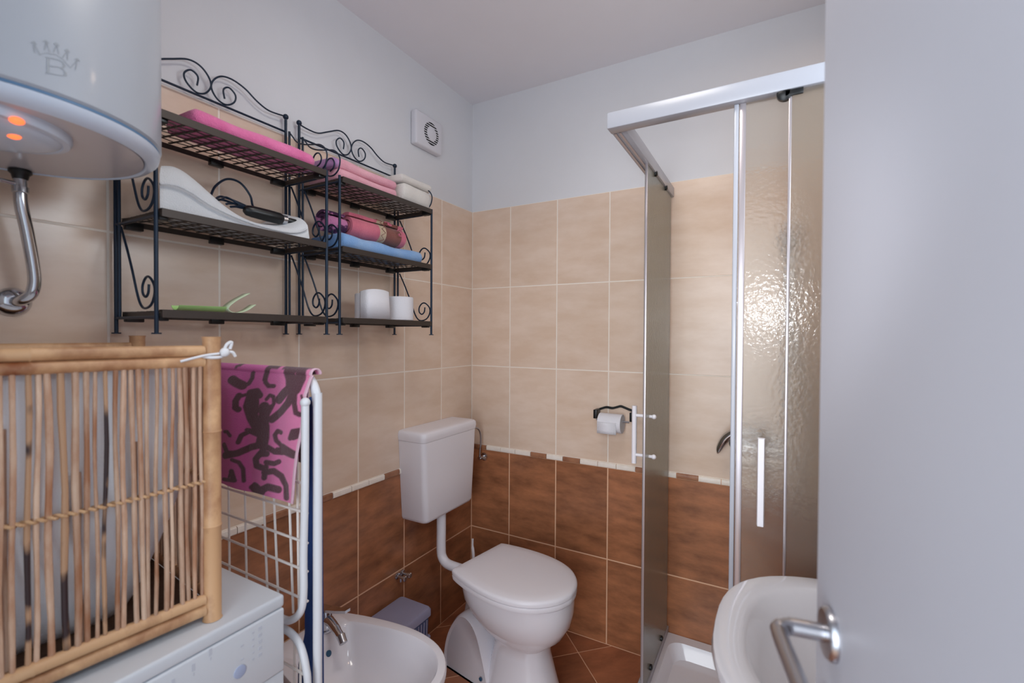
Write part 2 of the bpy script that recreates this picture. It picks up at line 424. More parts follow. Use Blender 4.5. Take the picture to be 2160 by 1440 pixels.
# ------------------------------------------------------------------ water heater
HX, HY, HR = 0.24, -1.737, 0.22
heater = thing('water_heater', 'large white cylindrical water heater hanging on the left wall above the bamboo basket', 'water heater', (HX, HY, 1.66))
seam = 1.706
lathe_c = (HX, HY, 0)
obj('tank', lathe(B(), lathe_c, [(HR - 0.004, seam + 0.002), (HR, seam + 0.006), (HR, 2.42), (HR - 0.01, 2.44), (HR - 0.05, 2.455), (0.01, 2.46)], 'z', 96), M_TANK, heater)
obj('seam_ring', lathe(B(), lathe_c, [(HR - 0.012, seam - 0.002), (HR - 0.003, seam - 0.002), (HR - 0.003, seam + 0.002), (HR - 0.012, seam + 0.002)], 'z', 96), M_SEAM, heater, label='thin blue seam ring')
obj('bottom_cover', lathe(B(), lathe_c, [(HR - 0.012, seam - 0.002), (HR - 0.002, seam - 0.003), (HR - 0.004, seam - 0.012), (HR - 0.012, seam - 0.020), (HR - 0.022, seam - 0.023), (HR - 0.026, seam - 0.019), (HR - 0.027, seam - 0.013)], 'z', 96), M_RIM, heater)
obj('underside', lathe(B(), lathe_c, [(HR - 0.027, seam - 0.016), (HR - 0.027, seam - 0.0212), (0.10, seam - 0.0225), (0.002, seam - 0.023)], 'z', 96), M_UNDER, heater)
# domed oval control panel on the underside
cp = B()
PX, PY, PZ = 0.318, -1.778, seam - 0.023
prof = [(1.0, 0.006), (1.0, -0.006), (0.97, -0.012), (0.90, -0.0135), (0.885, -0.012), (0.86, -0.0145), (0.70, -0.021), (0.45, -0.026), (0.2, -0.028), (0.01, -0.0285)]
ra, rb = 0.100, 0.112
rings(cp, [[Vector((PX + ra * s * math.cos(2 * PI * k / 48), PY + rb * s * math.sin(2 * PI * k / 48), PZ + dz)) for k in range(48)] for s, dz in prof])
panel = obj('control_panel', cp, M_RIM, heater)
for (x, y) in ((0.412, -1.752), (0.366, -1.744)):
    obj('indicator_lamp', ball(B(), (x, y, PZ - (0.0135 if x > .38 else 0.022)), 0.0085, 12, (1, 1, .6)), M_RED, panel, label='glowing orange indicator lamp')
# emblem: a crown over the letter B, thin raised print on the tank
def wrap(a_deg, z): a = math.radians(a_deg); return Vector((HX + (HR + .0006) * math.cos(a), HY + (HR + .0006) * math.sin(a), z))
eb = B()
def stroke(bm, pts, wd):
    P = [wrap(a, z) for a, z in pts]
    for p, n in zip(P[:-1], P[1:]):
        t = (n - p); nrm = Vector((p.x - HX, p.y - HY, 0)).normalized(); s = t.cross(nrm).normalized() * wd / 2
        v = [bm.verts.new(c) for c in (p - s, n - s, n + s, p + s)]; bm.faces.new(v)
for st in ([(1.1, 1.7545), (1.05, 1.7335)], [(1.35, 1.7545), (1.3, 1.7335)]): stroke(eb, st, 0.0016)
for st in ([(0.5, 1.7548), (4.4, 1.7583), (5.5, 1.7565), (5.8, 1.753), (5.3, 1.7492), (4.2, 1.7478)], [(1.2, 1.7445), (4.4, 1.7480), (5.8, 1.746), (6.2, 1.7425), (5.6, 1.7385), (4.2, 1.7365), (0.5, 1.7330)]): stroke(eb, st, 0.0012)
for st in ([(5.7, 1.7555), (5.75, 1.751)], [(6.1, 1.745), (6.1, 1.7395)]): stroke(eb, st, 0.0026)
for a, z0, z1, da in ((-1.6, 1.7545, 1.768, -0.9), (1.0, 1.7640, 1.7762, -0.3), (3.5, 1.7660, 1.7790, 0.1), (6.0, 1.7635, 1.7765, 0.7), (8.4, 1.7540, 1.7700, 1.4)):
    stroke(eb, [(a - 0.75, z0), (a + da, z1)], 0.0009); stroke(eb, [(a + 0.75, z0), (a + da, z1)], 0.0009)
    stroke(eb, [(a + da - 0.7, z1 - 0.0012), (a + da, z1 + 0.0022), (a + da + 0.7, z1 - 0.0012)], 0.0016)
stroke(eb, [(-1.2, 1.7545), (0.6, 1.7605), (3.3, 1.7640), (5.6, 1.7610), (7.6, 1.7535)], 0.0008)
obj('emblem', eb, M_EMB, heater, label='faint grey crown emblem above a letter B', smooth=False)
obj('pipe_flange', lathe(B(), (0.075, -1.665, 0), [(0.017, 1.6832), (0.017, 1.678), (0.013, 1.674), (0.011, 1.665)], 'z', 24), M_BLACKP, heater, label='black rubber flange')
for z in (1.80, 2.20): obj('wall_bracket', bx(0.0, 0.03, HY - 0.12, HY + 0.12, z, z + .04, bev=0.003), M_STEEL, heater)

def hose(name, label, cat, path, r, top, ros, rr=0.026):
    t = thing(name, label, cat, ros)
    obj('pipe', tube(B(), smooth_pts(path, 6), r, seg=16), M_CHROME, t)
    if top:
        obj('connector', lathe(B(), top, [(0.0105, 0.0), (0.0105, -0.022), (0.0125, -0.023), (0.0125, -0.034), (0.010, -0.036)], 'z', 18), M_CHROME, t)
    obj('wall_rose', lathe(B(), ros, [(rr, 0.0), (rr, 0.004), (rr * .92, 0.010), (rr * .6, 0.017), (rr * .35, 0.019)], 'x', 32), M_CHROME, t)
    return t
hose('chrome_pipe', 'curved chrome pipe dropping from the water heater to a round wall rose', 'pipe',
     [(0.075, -1.665, 1.664), (0.074, -1.664, 1.62), (0.068, -1.655, 1.57), (0.060, -1.645, 1.51), (0.055, -1.641, 1.47), (0.050, -1.645, 1.445), (0.036, -1.655, 1.432), (0.012, -1.660, 1.430)], 0.0105,
     (0.075, -1.665, 1.674), (0.0005, -1.660, 1.430), .029)
hose('chrome_pipe', 'second dark chrome pipe below the water heater at the left edge of the picture', 'pipe',
     [(0.105, -1.79, 1.664), (0.105, -1.79, 1.62), (0.09, -1.772, 1.57), (0.06, -1.765, 1.53), (0.035, -1.775, 1.50), (0.012, -1.80, 1.49)], 0.010,
     (0.105, -1.79, 1.674), (0.0005, -1.80, 1.49))
obj('connecting_rod', tb([(0.078, -1.672, 1.655), (0.10, -1.775, 1.655)], 0.004, seg=10), M_CHROME, bpy.data.objects['chrome_pipe'])

# ------------------------------------------------------------------ extractor fan
vy0, vy1, vz0, vz1 = -0.462, -0.285, 2.183, 2.328
vc = Vector((0, -0.362, 2.255))
vent = thing('extractor_fan', 'square white extractor fan cover high on the left wall', 'extractor fan', (0, -0.372, 2.175))
obj('cover', bx(-0.0065, 0.026, vy0, vy1, vz0, vz1, bev=0.008, seg=3), M_VENT, vent)
obj('opening', lathe(B(), (0.0262, vc.y, vc.z), [(0.030, 0.0), (0.049, 0.0), (0.049, 0.0006), (0.030, 0.0006)], 'x', 40), M_DARK, vent, label='dark ring-shaped air opening')
for i in range(11):
    z = vc.z - 0.050 + i * 0.010
    dz = abs(z - vc.z)
    if dz >= 0.049: continue
    wo = math.sqrt(0.050 ** 2 - dz ** 2); wi = math.sqrt(max(0.029 ** 2 - dz ** 2, 0))
    segs = [(-wo, -wi), (wi, wo)] if wi > 0 else [(-wo, wo)]
    for a, b in segs:
        obj('slat', bx(0.0266, 0.0275, vc.y + a, vc.y + b, z - 0.0019, z + 0.0019), M_VENT, vent, smooth=False)
obj('centre_disc', lathe(B(), (0.0268, vc.y, vc.z), [(0.031, 0.0), (0.031, 0.002), (0.028, 0.0035), (0.002, 0.004)], 'x', 36), M_VENT, vent)

# ------------------------------------------------------------------ wall shelves
HEADA = [(-1.012, 2.044), (-0.981, 2.04), (-0.941, 2.042), (-0.9, 2.062), (-0.857, 2.083), (-0.827, 2.081), (-0.806, 2.062), (-0.800, 2.039), (-0.815, 2.014), (-0.838, 2.007), (-0.861, 2.023), (-0.866, 2.043), (-0.85, 2.059), (-0.833, 2.050), (-0.835, 2.026)]
HEADB = [(-0.587, 2.048), (-0.634, 2.044), (-0.671, 2.056), (-0.706, 2.076), (-0.742, 2.085), (-0.772, 2.080), (-0.793, 2.060), (-0.799, 2.036), (-0.784, 2.013), (-0.76, 2.007), (-0.738, 2.023), (-0.734, 2.045), (-0.752, 2.058), (-0.767, 2.046), (-0.764, 2.022)]
STOP = [(0.033, 1.996), (0.050, 1.978), (0.066, 1.961), (0.092, 1.948), (0.125, 1.940), (0.158, 1.934), (0.178, 1.929), (0.196, 1.917), (0.206, 1.900), (0.206, 1.884), (0.198, 1.865), (0.178, 1.853), (0.154, 1.856), (0.142, 1.875), (0.144, 1.892), (0.156, 1.906), (0.172, 1.905), (0.182, 1.890), (0.176, 1.875), (0.162, 1.868)]
SBAY = [(0.042, 1.612), (0.07, 1.562), (0.096, 1.509), (0.122, 1.45), (0.140, 1.427), (0.160, 1.4225), (0.183, 1.430), (0.197, 1.450), (0.196, 1.471), (0.176, 1.489), (0.159, 1.489), (0.145, 1.474), (0.145, 1.456), (0.158, 1.447), (0.170, 1.456), (0.173, 1.474)]
SHZ = [1.4145, 1.632, 1.843]
def shelf_unit(name, label, y0):
    y1 = y0 + 0.434; L = 0.434
    t = thing(name, label, 'wall shelf', (0.015, y0, 1.366), group='dark metal wall shelves')
    dy = y0 + 1.012
    for y in (y0, y1):
        p = obj('post', tb([(0.015, y, 1.368), (0.015, y, 2.045)], 0.0042, seg=10), M_IRON, t)
        obj('finial', ball(B(), (0.015, y, 2.048), 0.0085, 14), M_IRON, p)
        obj('foot', cy((0.015, y, 1.3675), 0.009, 0.003, 'z', 14), M_IRON, p)
        p = obj('post', tb([(0.205, y, 1.368), (0.205, y, 1.849)], 0.0042, seg=10), M_IRON, t)
        obj('foot', cy((0.205, y, 1.3675), 0.009, 0.003, 'z', 14), M_IRON, p)
        obj('side_rod', tb([(0.033, y, 1.405), (0.033, y, 1.998)], 0.0036, seg=8), M_IRON, t)
        for z in SHZ:
            obj('side_bar', tb([(0.015, y, z - 0.012), (0.205, y, z - 0.012)], 0.0032, seg=8), M_IRON, t)
        obj('scroll', tb(smooth_pts([(x, y, z) for x, z in STOP], 5), 0.0022, seg=8), M_IRON, t)
        for k in (0, 1):
            obj('scroll', tb(smooth_pts([(x, y, z + 0.2105 * k + (0.002 * k)) for x, z in SBAY], 5), 0.0026, seg=8), M_IRON, t)
    for H in (HEADA, HEADB):
        obj('scroll', tb(smooth_pts([(0.015, y + dy, z) for y, z in H], 5), 0.0024, seg=8), M_IRON, t)
    obj('cross_bar', tb([(0.015, y0, 2.001), (0.015, y1, 2.001)], 0.0032, seg=8), M_IRON, t)
    for si, z in enumerate(SHZ):
        bm = B(); x0, x1 = 0.024, 0.212; a, b = y0 + 0.008, y1 - 0.006
        ft = z + 0.0045
        box(bm, x1 - 0.003, x1, a, b, z - 0.0135, ft, bev=0.0008, seg=1)           # front lip
        box(bm, x0, x0 + 0.003, a, b, z - 0.0125, ft - 0.004, bev=0.0008, seg=1)
        box(bm, x0 + 0.003, x1 - 0.003, a, a + 0.003, z - 0.0125, ft - 0.003, bev=0.0008, seg=1)
        box(bm, x0 + 0.003, x1 - 0.003, b - 0.003, b, z - 0.0125, ft - 0.003, bev=0.0008, seg=1)
        box(bm, x1 - 0.014, x1 - 0.003, a, b, ft - 0.002, ft)                    # flat rim
        fr = obj('shelf', bm, M_SHELF, t)
        # pierced panel of crossing strips
        bm = B(); X0, X1, Y0, Y1 = x0 + 0.002, x1 - 0.012, a + 0.002, b - 0.002
        dep = X1 - X0; zz = ft - 0.0025
        def strip(ax_, ay_, bx_, by_, hw, hh=0.0008):
            p = Vector((ax_, ay_, zz)); q_ = Vector((bx_, by_, zz)); dr = (q_ - p).normalized(); s = Vector((-dr.y, dr.x, 0)) * hw; h_ = Vector((0, 0, hh))
            rings(bm, [[p - s - h_, p + s - h_, p + s + h_, p - s + h_], [q_ - s - h_, q_ + s - h_, q_ + s + h_, q_ - s + h_]])
        n = 13; pitch = (Y1 - Y0) / n; slant = 0.034                # broad webs running front to back
        for k in range(-1, n + 1):
            ya, yb = Y0 + k * pitch, Y0 + k * pitch + slant; t0, t1 = 0.0, 1.0
            if ya < Y0: t0 = (Y0 - ya) / slant
            if yb > Y1: t1 = (Y1 - ya) / slant
            if t1 - t0 > .05: strip(X0 + dep * t0, ya + slant * t0, X0 + dep * t1, ya + slant * t1, 0.0031)
        for k in range(1, 8):                                       # thin webs running lengthwise, bent at every broad web
            x = X0 + dep * k / 8
            for c in range(n):
                e = 0.0028 * (1 if (c + k) % 2 else -1)
                strip(x + e, Y0 + c * pitch, x - e, Y0 + (c + 1) * pitch, 0.0013)
        obj('pierced_panel', bm, M_SHELF, fr, smooth=False)
        for yc, wd in ((a + 0.022, 0.036), ((a + b) / 2, 0.034), (b - 0.03, 0.040)):
            obj('clip', bx(0.019, 0.036, yc - wd / 2, yc + wd / 2, z - 0.021, z - 0.003, bev=0.002), M_BLACKP, fr, label='black plastic clip')
        for yc in (a + 0.009, b - 0.009):
            obj('clip', bx(0.176, 0.204, yc - 0.010, yc + 0.008, z - 0.020, z - 0.002, bev=0.002), M_BLACKP, fr, label='black plastic clip')
    return t
shelf_unit('metal_wall_shelf', 'dark metal wall shelf beside the water heater, holding the white towel and black appliance', -1.493)
shelf_unit('metal_wall_shelf', 'dark metal wall shelf nearer the room corner, holding the blue towel and two toilet rolls', -1.012)
TOP = [z + 0.0052 for z in SHZ]    # standing surface of the shelves

# ------------------------------------------------------------------ towels and things on the shelves
def folded(name, label, cat, m, x0, x1, y0, y1, z, h, layers=2, seed=0, sag=0.004, rnd=0.8, group=None, taper=0.0, bulge=0.006, tilt=0.0):
    """a folded towel: stacked rounded layers, extruded along y with gentle waviness"""
    n = 30; prof = []
    lh = h / layers
    for L in range(layers):                                    # front edge, bottom to top
        for k in range(7):
            a = -PI / 2 + PI * k / 6
            prof.append((x1 - lh * .5 * rnd + lh * .5 * rnd * math.cos(a) + (0.0015 if L % 2 else -0.0015) * (L + 1), (L + .5) * lh + lh * .5 * math.sin(a) * (0.98)))
    for L in range(layers - 1, -1, -1):
        for k in range(7):
            a = PI / 2 + PI * k / 6
            prof.append((x0 + lh * .5 * rnd + lh * .5 * rnd * math.cos(a), (L + .5) * lh + lh * .5 * math.sin(a) * .98))
    rs = []
    for i in range(n + 1):
        t = i / n; y = y0 + (y1 - y0) * t
        e = min(t, 1 - t) * (y1 - y0)
        er = min(1.0, math.sqrt(max(0, 1 - (1 - min(e / (h * .35), 1)) ** 2)) * .35 + .65) if i not in (0, n) else .6
        cxm = (x0 + x1) / 2; ring = []
        for x, zz in prof:
            nz = noise.noise(Vector((x * 14, y * 11 + seed * 3.3, zz * 20)))
            xx = cxm + (x - cxm) * (1 - (1 - er) * .25) + nz * bulge * .6
            zq = zz * (1 - taper * t)
            zq = h * .5 + (zq - h * .5) * er if zq > 0.004 else zq
            if zq > 0.003: zq += nz * bulge * (zq / h) + sag * math.sin(t * PI) * (zq / h) * -1
            ring.append(Vector((xx, y, z + max(zq, 0.0) + tilt * t * (zq / h))))
        rs.append(ring)
    bm = rings(B(), rs)
    o = obj(name, bm, m, None, origin=((x0 + x1) / 2, (y0 + y1) / 2, z), angle=75)
    return tag(o, label, cat, group)

folded('folded_towel', 'thin hot pink towel folded on the top of the shelf beside the heater', 'towel', M_TPINK, 0.06, 0.196, -1.412, -1.085, TOP[2], 0.044, 1, 1)
folded('folded_towel', 'pale pink towel folded at the bottom of the stack on the shelf nearer the corner', 'towel', M_TPALE, 0.035, 0.190, -1.000, -0.742, TOP[2], 0.034, 1, 2)
folded('folded_towel', 'upper pale pink folded towel on the top shelf nearer the corner', 'towel', M_TPALE, 0.035, 0.184, -0.990, -0.738, TOP[2] + 0.0345, 0.036, 1, 5, taper=.2)
folded('folded_towel', 'small lilac towel tucked at the left end of the pale pink towels', 'towel', M_TLILAC, 0.02, 0.188, -1.0, -0.98, TOP[2] + 0.0345, 0.034, 1, 4)
bpy.data.objects['folded_towel.003'].location.y -= 0.012
folded('folded_towel', 'lower cream folded towel on the top shelf nearest the room corner', 'towel', M_TWHITE, 0.055, 0.200, -0.722, -0.565, TOP[2], 0.070, 1, 8, rnd=.45)
folded('folded_towel', 'upper cream folded towel lying on the other cream towel by the corner', 'towel', M_TWHITE, 0.045, 0.196, -0.727, -0.560, TOP[2] + 0.071, 0.030, 1, 9, rnd=.8)
folded('folded_towel', 'light blue towel folded flat on the middle shelf nearer the corner', 'towel', M_TBLUE, 0.03, 0.196, -0.995, -0.610, TOP[1], 0.048, 1, 11, taper=.08, rnd=.7)

def roll(name, label, mats, y0, y1, xc, zc, r, turns=2.4, bands=None, seed=0, squash=1.0):
    """rolled towel with a visible spiral at its ends"""
    t = thing(name, label, 'towel', (xc, (y0 + y1) / 2, zc - r))
    N_ = 64; th = r * 0.24
    outer = []; inner = []
    for k in range(N_ + 1):
        a = turns * 2 * PI * k / N_; rad = r - (r * 0.82) * k / N_
        outer.append((rad * math.cos(a + 1.2), rad * math.sin(a + 1.2) * squash)); inner.append(((rad - th) * math.cos(a + 1.2), (rad - th) * math.sin(a + 1.2) * squash))
    poly = outer + inner[::-1]
    bands = bands or [(0, 1, 0)]
    for (a, b, mi) in bands:
        ya = y0 + (y1 - y0) * a; yb = y0 + (y1 - y0) * b; rs = []
        for i in range(7):
            y = ya + (yb - ya) * i / 6
            rs.append([Vector((xc + px_ * (1 + .04 * noise.noise(Vector((px_ * 30, y * 20 + seed, 0)))), y, zc + pz * (1 + .05 * noise.noise(Vector((y * 20, pz * 30, seed)))))) for px_, pz in poly])
        bm = B(); V = [[bm.verts.new(p) for p in rr] for rr in rs]; n = len(poly)
        for A, C in zip(V[:-1], V[1:]):
            for i in range(n):
                j = (i + 1) % n; bm.faces.new((A[i], A[j], C[j], C[i]))
        for row in (V[0], V[-1]):
            for k in range(N_): bm.faces.new((row[k], row[k + 1], row[2 * N_ - k], row[2 * N_ + 1 - k]))
        obj('rolled_cloth', bm, mats[mi], t, angle=60)
    return t
rt = roll('rolled_towel', 'rose pink rolled towel with a beige zigzag band and brown swirls on the blue towel', [M_TROLLP, M_TROLLC, M_TROLLB], -0.915, -0.660, 0.120, TOP[1] + 0.049 + 0.0425, 0.0445,
          bands=[(0, .48, 0), (.48, .60, 1), (.60, .90, 2), (.90, 1, 0)])
# zigzag weave on the beige band and pink curls on the brown end
def on_roll(y, a, rr=0.0457): return Vector((0.120 + rr * math.cos(a), y, TOP[1] + 0.0915 + rr * math.sin(a)))
bm = B()
zz = [on_roll(-0.792 + (0.012 if k % 2 else -0.006), -0.9 + k * 0.26) for k in range(11)]; tube(bm, zz, 0.0014, seg=6)
obj('zigzag_stitch', bm, M_TROLLB, rt)
bm = B()
for yc, ac, s in ((-0.742, 0.75, 1), (-0.700, 0.0, 1.2)):
    tube(bm, smooth_pts([on_roll(yc + s * dy_, ac + da_) for dy_, da_ in ((-.016, .35), (-.006, .5), (.004, .3), (.002, 0), (-.008, -.05), (-.012, .12))], 4), 0.0032, seg=8, flat=.6)
obj('curl_pattern', bm, M_TROLLP, rt, label='rose pink woven curl')
roll('rolled_towel', 'small dark purple patterned rolled towel left of the rose pink one', [M_TPURP], -1.006, -0.925, 0.115, TOP[1] + 0.049 + 0.037, 0.037, turns=2.2, seed=4)

# white bath towel with a hump on the middle shelf beside the heater
def draped(name, label, m):
    prof_top = [(-1.480, 1.748), (-1.455, 1.752), (-1.425, 1.744), (-1.390, 1.722), (-1.350, 1.695), (-1.310, 1.674), (-1.270, 1.664), (-1.220, 1.660), (-1.170, 1.662), (-1.145, 1.668), (-1.120, 1.684), (-1.106, 1.694)]
    pts = smooth_pts([(0, y, z) for y, z in prof_top], 4); ny = len(pts); nx = 18
    bm = B(); rs = []
    for i, p in enumerate(pts):
        ring = []
        for k in range(nx + 1):
            u = k / nx; x = 0.035 + 0.155 * u
            d = p.z - TOP[1]
            e = (1 - abs(2 * u - 1) ** 5) ** .45 if 0 < u < 1 else 0.0
            zz = TOP[1] + d * (0.14 + .86 * e)
            back = 0.044 * max(0, min(1, (p.y + 1.26) / .12)) * (1 - u)                    # lifts towards the wall at the right end
            zz += back + 0.0035 * noise.noise(Vector((x * 22, p.y * 16, 1.7)))
            ye = p.y + (0.19 - x) * .62 * max(0, 1 - (p.y + 1.48) / .22)          # the near end is folded back at a slant
            ring.append(Vector((x + .004 * noise.noise(Vector((p.y * 12, zz * 30, 0))), ye, max(zz, TOP[1] + .001))))
        for k in range(nx, -1, -1):
            ring.append(Vector((ring[k].x, ring[k].y, TOP[1])))
        rs.append(ring)
    rings(bm, rs)
    t = thing(name, label, 'towel', (0.11, -1.29, TOP[1]))
    obj('towel_cloth', bm, m, t, angle=80)
    # folded upper layer edge running along the front
    edge = smooth_pts([(0.1915, -1.480, 1.692), (0.1925, -1.450, 1.697), (0.1935, -1.420, 1.690), (0.194, -1.38, 1.672), (0.194, -1.33, 1.658), (0.194, -1.28, 1.649), (0.194, -1.22, 1.645), (0.193, -1.17, 1.647), (0.191, -1.135, 1.656), (0.190, -1.115, 1.668)], 4)
    obj('hem', tube(B(), edge, 0.0028, seg=8), m, t)
    return t
draped('bath_towel', 'large white bath towel heaped at the left end of the shelf beside the heater', M_TWHITE2)

# electric hair styler with its black cord
st = thing('hair_styler', 'black hair styler with a chrome ring and coiled black cord lying on the white towel', 'hair styler', (0.13, -1.17, 1.70))
axis_a, axis_b = Vector((0.128, -1.258, 1.697)), Vector((0.140, -1.155, 1.692))
def between(a, b, t): return a + (b - a) * t
obj('handle', tb([between(axis_a, axis_b, t) for t in (0, .06, .2, .6, .9, 1)], [0.008, 0.0135, 0.0155, 0.0165, 0.016, 0.012], seg=16), M_BLACKP, st)
rd = (axis_b - axis_a).normalized()
obj('ring', tb([axis_b + rd * -.003, axis_b + rd * .010], 0.0125, seg=18), M_CHROME, st, label='chrome ring')
obj('tip', tb([axis_b + rd * t for t in (.010, .018, .035, .050, .058)], [0.006, .009, .0095, .007, .003], seg=14), M_BLACKP, st)
def cord(pts): return tube(B(), smooth_pts(pts, 6), 0.0030, seg=8)
obj('cord', cord([(0.10, -1.328, 1.716), (0.09, -1.31, 1.750), (0.08, -1.275, 1.780), (0.08, -1.24, 1.780), (0.085, -1.216, 1.752), (0.09, -1.212, 1.725), (0.11, -1.215, 1.706)]), M_IRON, st)
obj('cord', cord([(0.12, -1.325, 1.703), (0.10, -1.300, 1.716), (0.10, -1.270, 1.714), (0.11, -1.24, 1.706), (0.12, -1.23, 1.700)]), M_IRON, st)
obj('cord', cord([(0.14, -1.310, 1.697), (0.12, -1.290, 1.706), (0.10, -1.25, 1.716), (0.10, -1.20, 1.713), (0.12, -1.165, 1.712)]), M_IRON, st)
obj('cord', cord([(0.12, -1.325, 1.709), (0.10, -1.30, 1.724), (0.095, -1.26, 1.722), (0.10, -1.22, 1.712), (0.11, -1.20, 1.706)]), M_IRON, st)
obj('cord', cord([(0.15, -1.305, 1.690), (0.13, -1.28, 1.699), (0.12, -1.255, 1.703), (0.12, -1.235, 1.712)]), M_IRON, st)
obj('cord', cord([(0.13, -1.316, 1.708), (0.11, -1.295, 1.722), (0.11, -1.268, 1.716), (0.13, -1.245, 1.700)]), M_IRON, st)

# curled lime green sheet
gt = thing('curled_sheet', 'lime green plastic sheet curled open at one end on the bottom shelf beside the heater', 'plastic sheet', (0.13, -1.35, TOP[0]))
def curl(ya, yb, open_a, open_b, r, m, nm, x0=0.135):
    bm = B(); rs = []
    for i in range(13):
        t = i / 12; y = ya + (yb - ya) * t; op = open_a + (open_b - open_a) * t
        ring_o, ring_i = [], []
        for k in range(17):
            a = -PI / 2 + (k / 16 - .5) * (2 * PI - op)
            ring_o.append(Vector((x0 + r * math.cos(a), y, TOP[0] + r + r * math.sin(a) * .9 + .0002)))
            ring_i.append(Vector((x0 + (r - .0012) * math.cos(a), y, TOP[0] + r + (r - .0012) * math.sin(a) * .9 + .0002)))
        rs.append(ring_o + ring_i[::-1])
    rings(bm, rs); return obj(nm, bm, m, gt)
curl(-1.425, -1.318, 3.9, 3.7, 0.020, M_GREEN, 'sheet')
bm = B(); rs = []
prof = smooth_pts([(0.16, -1.262, 1.474), (0.16, -1.292, 1.456), (0.155, -1.312, 1.440), (0.15, -1.318, 1.429), (0.15, -1.308, 1.4215), (0.15, -1.290, 1.4205), (0.15, -1.268, 1.428), (0.15, -1.245, 1.444)], 4)
rings(bm, [[Vector((x, p.y + (0.0 if s == 0 else .0), p.z)) for x in (0.130, 0.160)] for s in (0,) for p in prof], closed=False)
o = obj('curled_end', bm, M_GREENP, gt, label='pale green upturned end'); md = o.modifiers.new('thick', 'SOLIDIFY'); md.thickness = 0.0016

# toilet rolls on the bottom shelf
def troll(label, y, x, r=0.046, h=0.088, loose=False, z=None):
    z = TOP[0] if z is None else z
    t = thing('toilet_roll', label, 'toilet roll', (x, y, z), group='toilet rolls on the bottom shelf')
    obj('paper', lathe(B(), (x, y, z), [(0.021, 0.001), (r - .003, 0.0), (r, 0.003), (r, h - .003), (r - .003, h), (0.021, h - .001)], 'z', 40), M_PAPER, t)
    obj('core', lathe(B(), (x, y, z), [(0.0205, 0.002), (0.0205, h - .002), (0.0195, h - .002), (0.0195, 0.002)], 'z', 28), M_CARD, t)
    if loose:
        bm = B(); pts = smooth_pts([(x + .012, y - .049, 0), (x + .045, y - .044, 0), (x + .0535, y - .010, 0), (x + .0535, y + .030, 0), (x + .048, y + .060, 0)], 5)
        rings(bm, [[p + Vector((0, (-.010 + .02 * i / len(pts)) * 0, z + .002)), p + Vector((-.002 * 0, -.010 * (i / len(pts)), z + h + .004 + .010 * math.sin(PI * i / len(pts) * .9)))] for i, p in enumerate(pts)], closed=False)
        s = obj('loose_sheet', bm, M_PAPER, t); md = s.modifiers.new('thick', 'SOLIDIFY'); md.thickness = 0.0006
    return t
troll('white toilet roll with a loose sheet, left of the two on the bottom shelf', -0.822, 0.125, loose=True, r=0.045)
troll('plain round white toilet roll, right of the two on the bottom shelf', -0.668, 0.125, r=0.052)

# ------------------------------------------------------------------ cistern, flush pipe, valves
cis = thing('toilet_cistern', 'white plastic toilet cistern mounted on the left wall in the corner', 'cistern', (0.0, -0.342, 0.588))
def cring(z, ya, yb, xf, rad=0.022, n=5):
    yc = (ya + yb) / 2; pts = [Vector((0.001, ya, z)), ]
    for k in range(n + 1):
        a = -PI / 2 + PI / 2 * k / n; pts.append(Vector((xf - rad + rad * math.cos(a), ya + rad + rad * math.sin(a), z)))
    for k in range(n + 1):
        a = PI / 2 * k / n; pts.append(Vector((xf - rad + rad * math.cos(a), yb - rad + rad * math.sin(a), z)))
    pts.append(Vector((0.001, yb, z))); return pts
obj('tank', rings(B(), [cring(0.588, -0.505, -0.188, 0.118), cring(0.592, -0.512, -0.181, 0.125), cring(0.604, -0.517, -0.176, 0.131), cring(0.75, -0.527, -0.166, 0.133), cring(0.9275, -0.538, -0.156, 0.136)]), M_PLAST, cis)
obj('lid', rings(B(), [cring(0.9285, -0.539, -0.155, 0.137), cring(0.945, -0.542, -0.152, 0.140), cring(0.960, -0.541, -0.153, 0.139), cring(0.966, -0.538, -0.156, 0.135), cring(0.9695, -0.530, -0.164, 0.125), cring(0.9705, -0.515, -0.179, 0.110)]), M_PLAST, cis)
obj('flush_pipe', tube(B(), smooth_pts([(0.080, -0.352, 0.590), (0.080, -0.352, 0.50), (0.080, -0.352, 0.415), (0.086, -0.353, 0.385), (0.105, -0.354, 0.365), (0.135, -0.355, 0.358), (0.20, -0.357, 0.357), (0.262, -0.366, 0.357)], 5), 0.0205, seg=20), M_PLAST, cis)
iv = thing('inlet_valve', 'small chrome angle valve with a thin hose beside the cistern', 'valve', (0.078, 0.0, 0.745))
obj('hose', tube(B(), smooth_pts([(0.082, -0.147, 0.915), (0.086, -0.110, 0.916), (0.090, -0.075, 0.905), (0.091, -0.055, 0.875), (0.086, -0.045, 0.83), (0.080, -0.043, 0.785), (0.078, -0.042, 0.758)], 6), 0.0045, seg=10), M_STEEL, iv)
obj('valve_body', tb([(0.078, -0.001, 0.750), (0.078, -0.048, 0.750)], 0.0085, seg=14), M_CHROME, iv)
obj('valve_handle', lathe(B(), (0.098, -0.040, 0.750), [(0.005, -0.014), (0.006, 0.0), (0.010, 0.002), (0.010, 0.014), (0.008, 0.016)], 'x', 16), M_CHROME, iv)
obj('wall_rose', lathe(B(), (0.078, -0.0005, 0.750), [(0.019, 0.0), (0.017, -0.004), (0.009, -0.006)], 'y', 20), M_CHROME, iv)
av = thing('angle_valve', 'pair of chrome wall valves on the brown tiles above the small grey box', 'valve', (0.0, -0.53, 0.36))
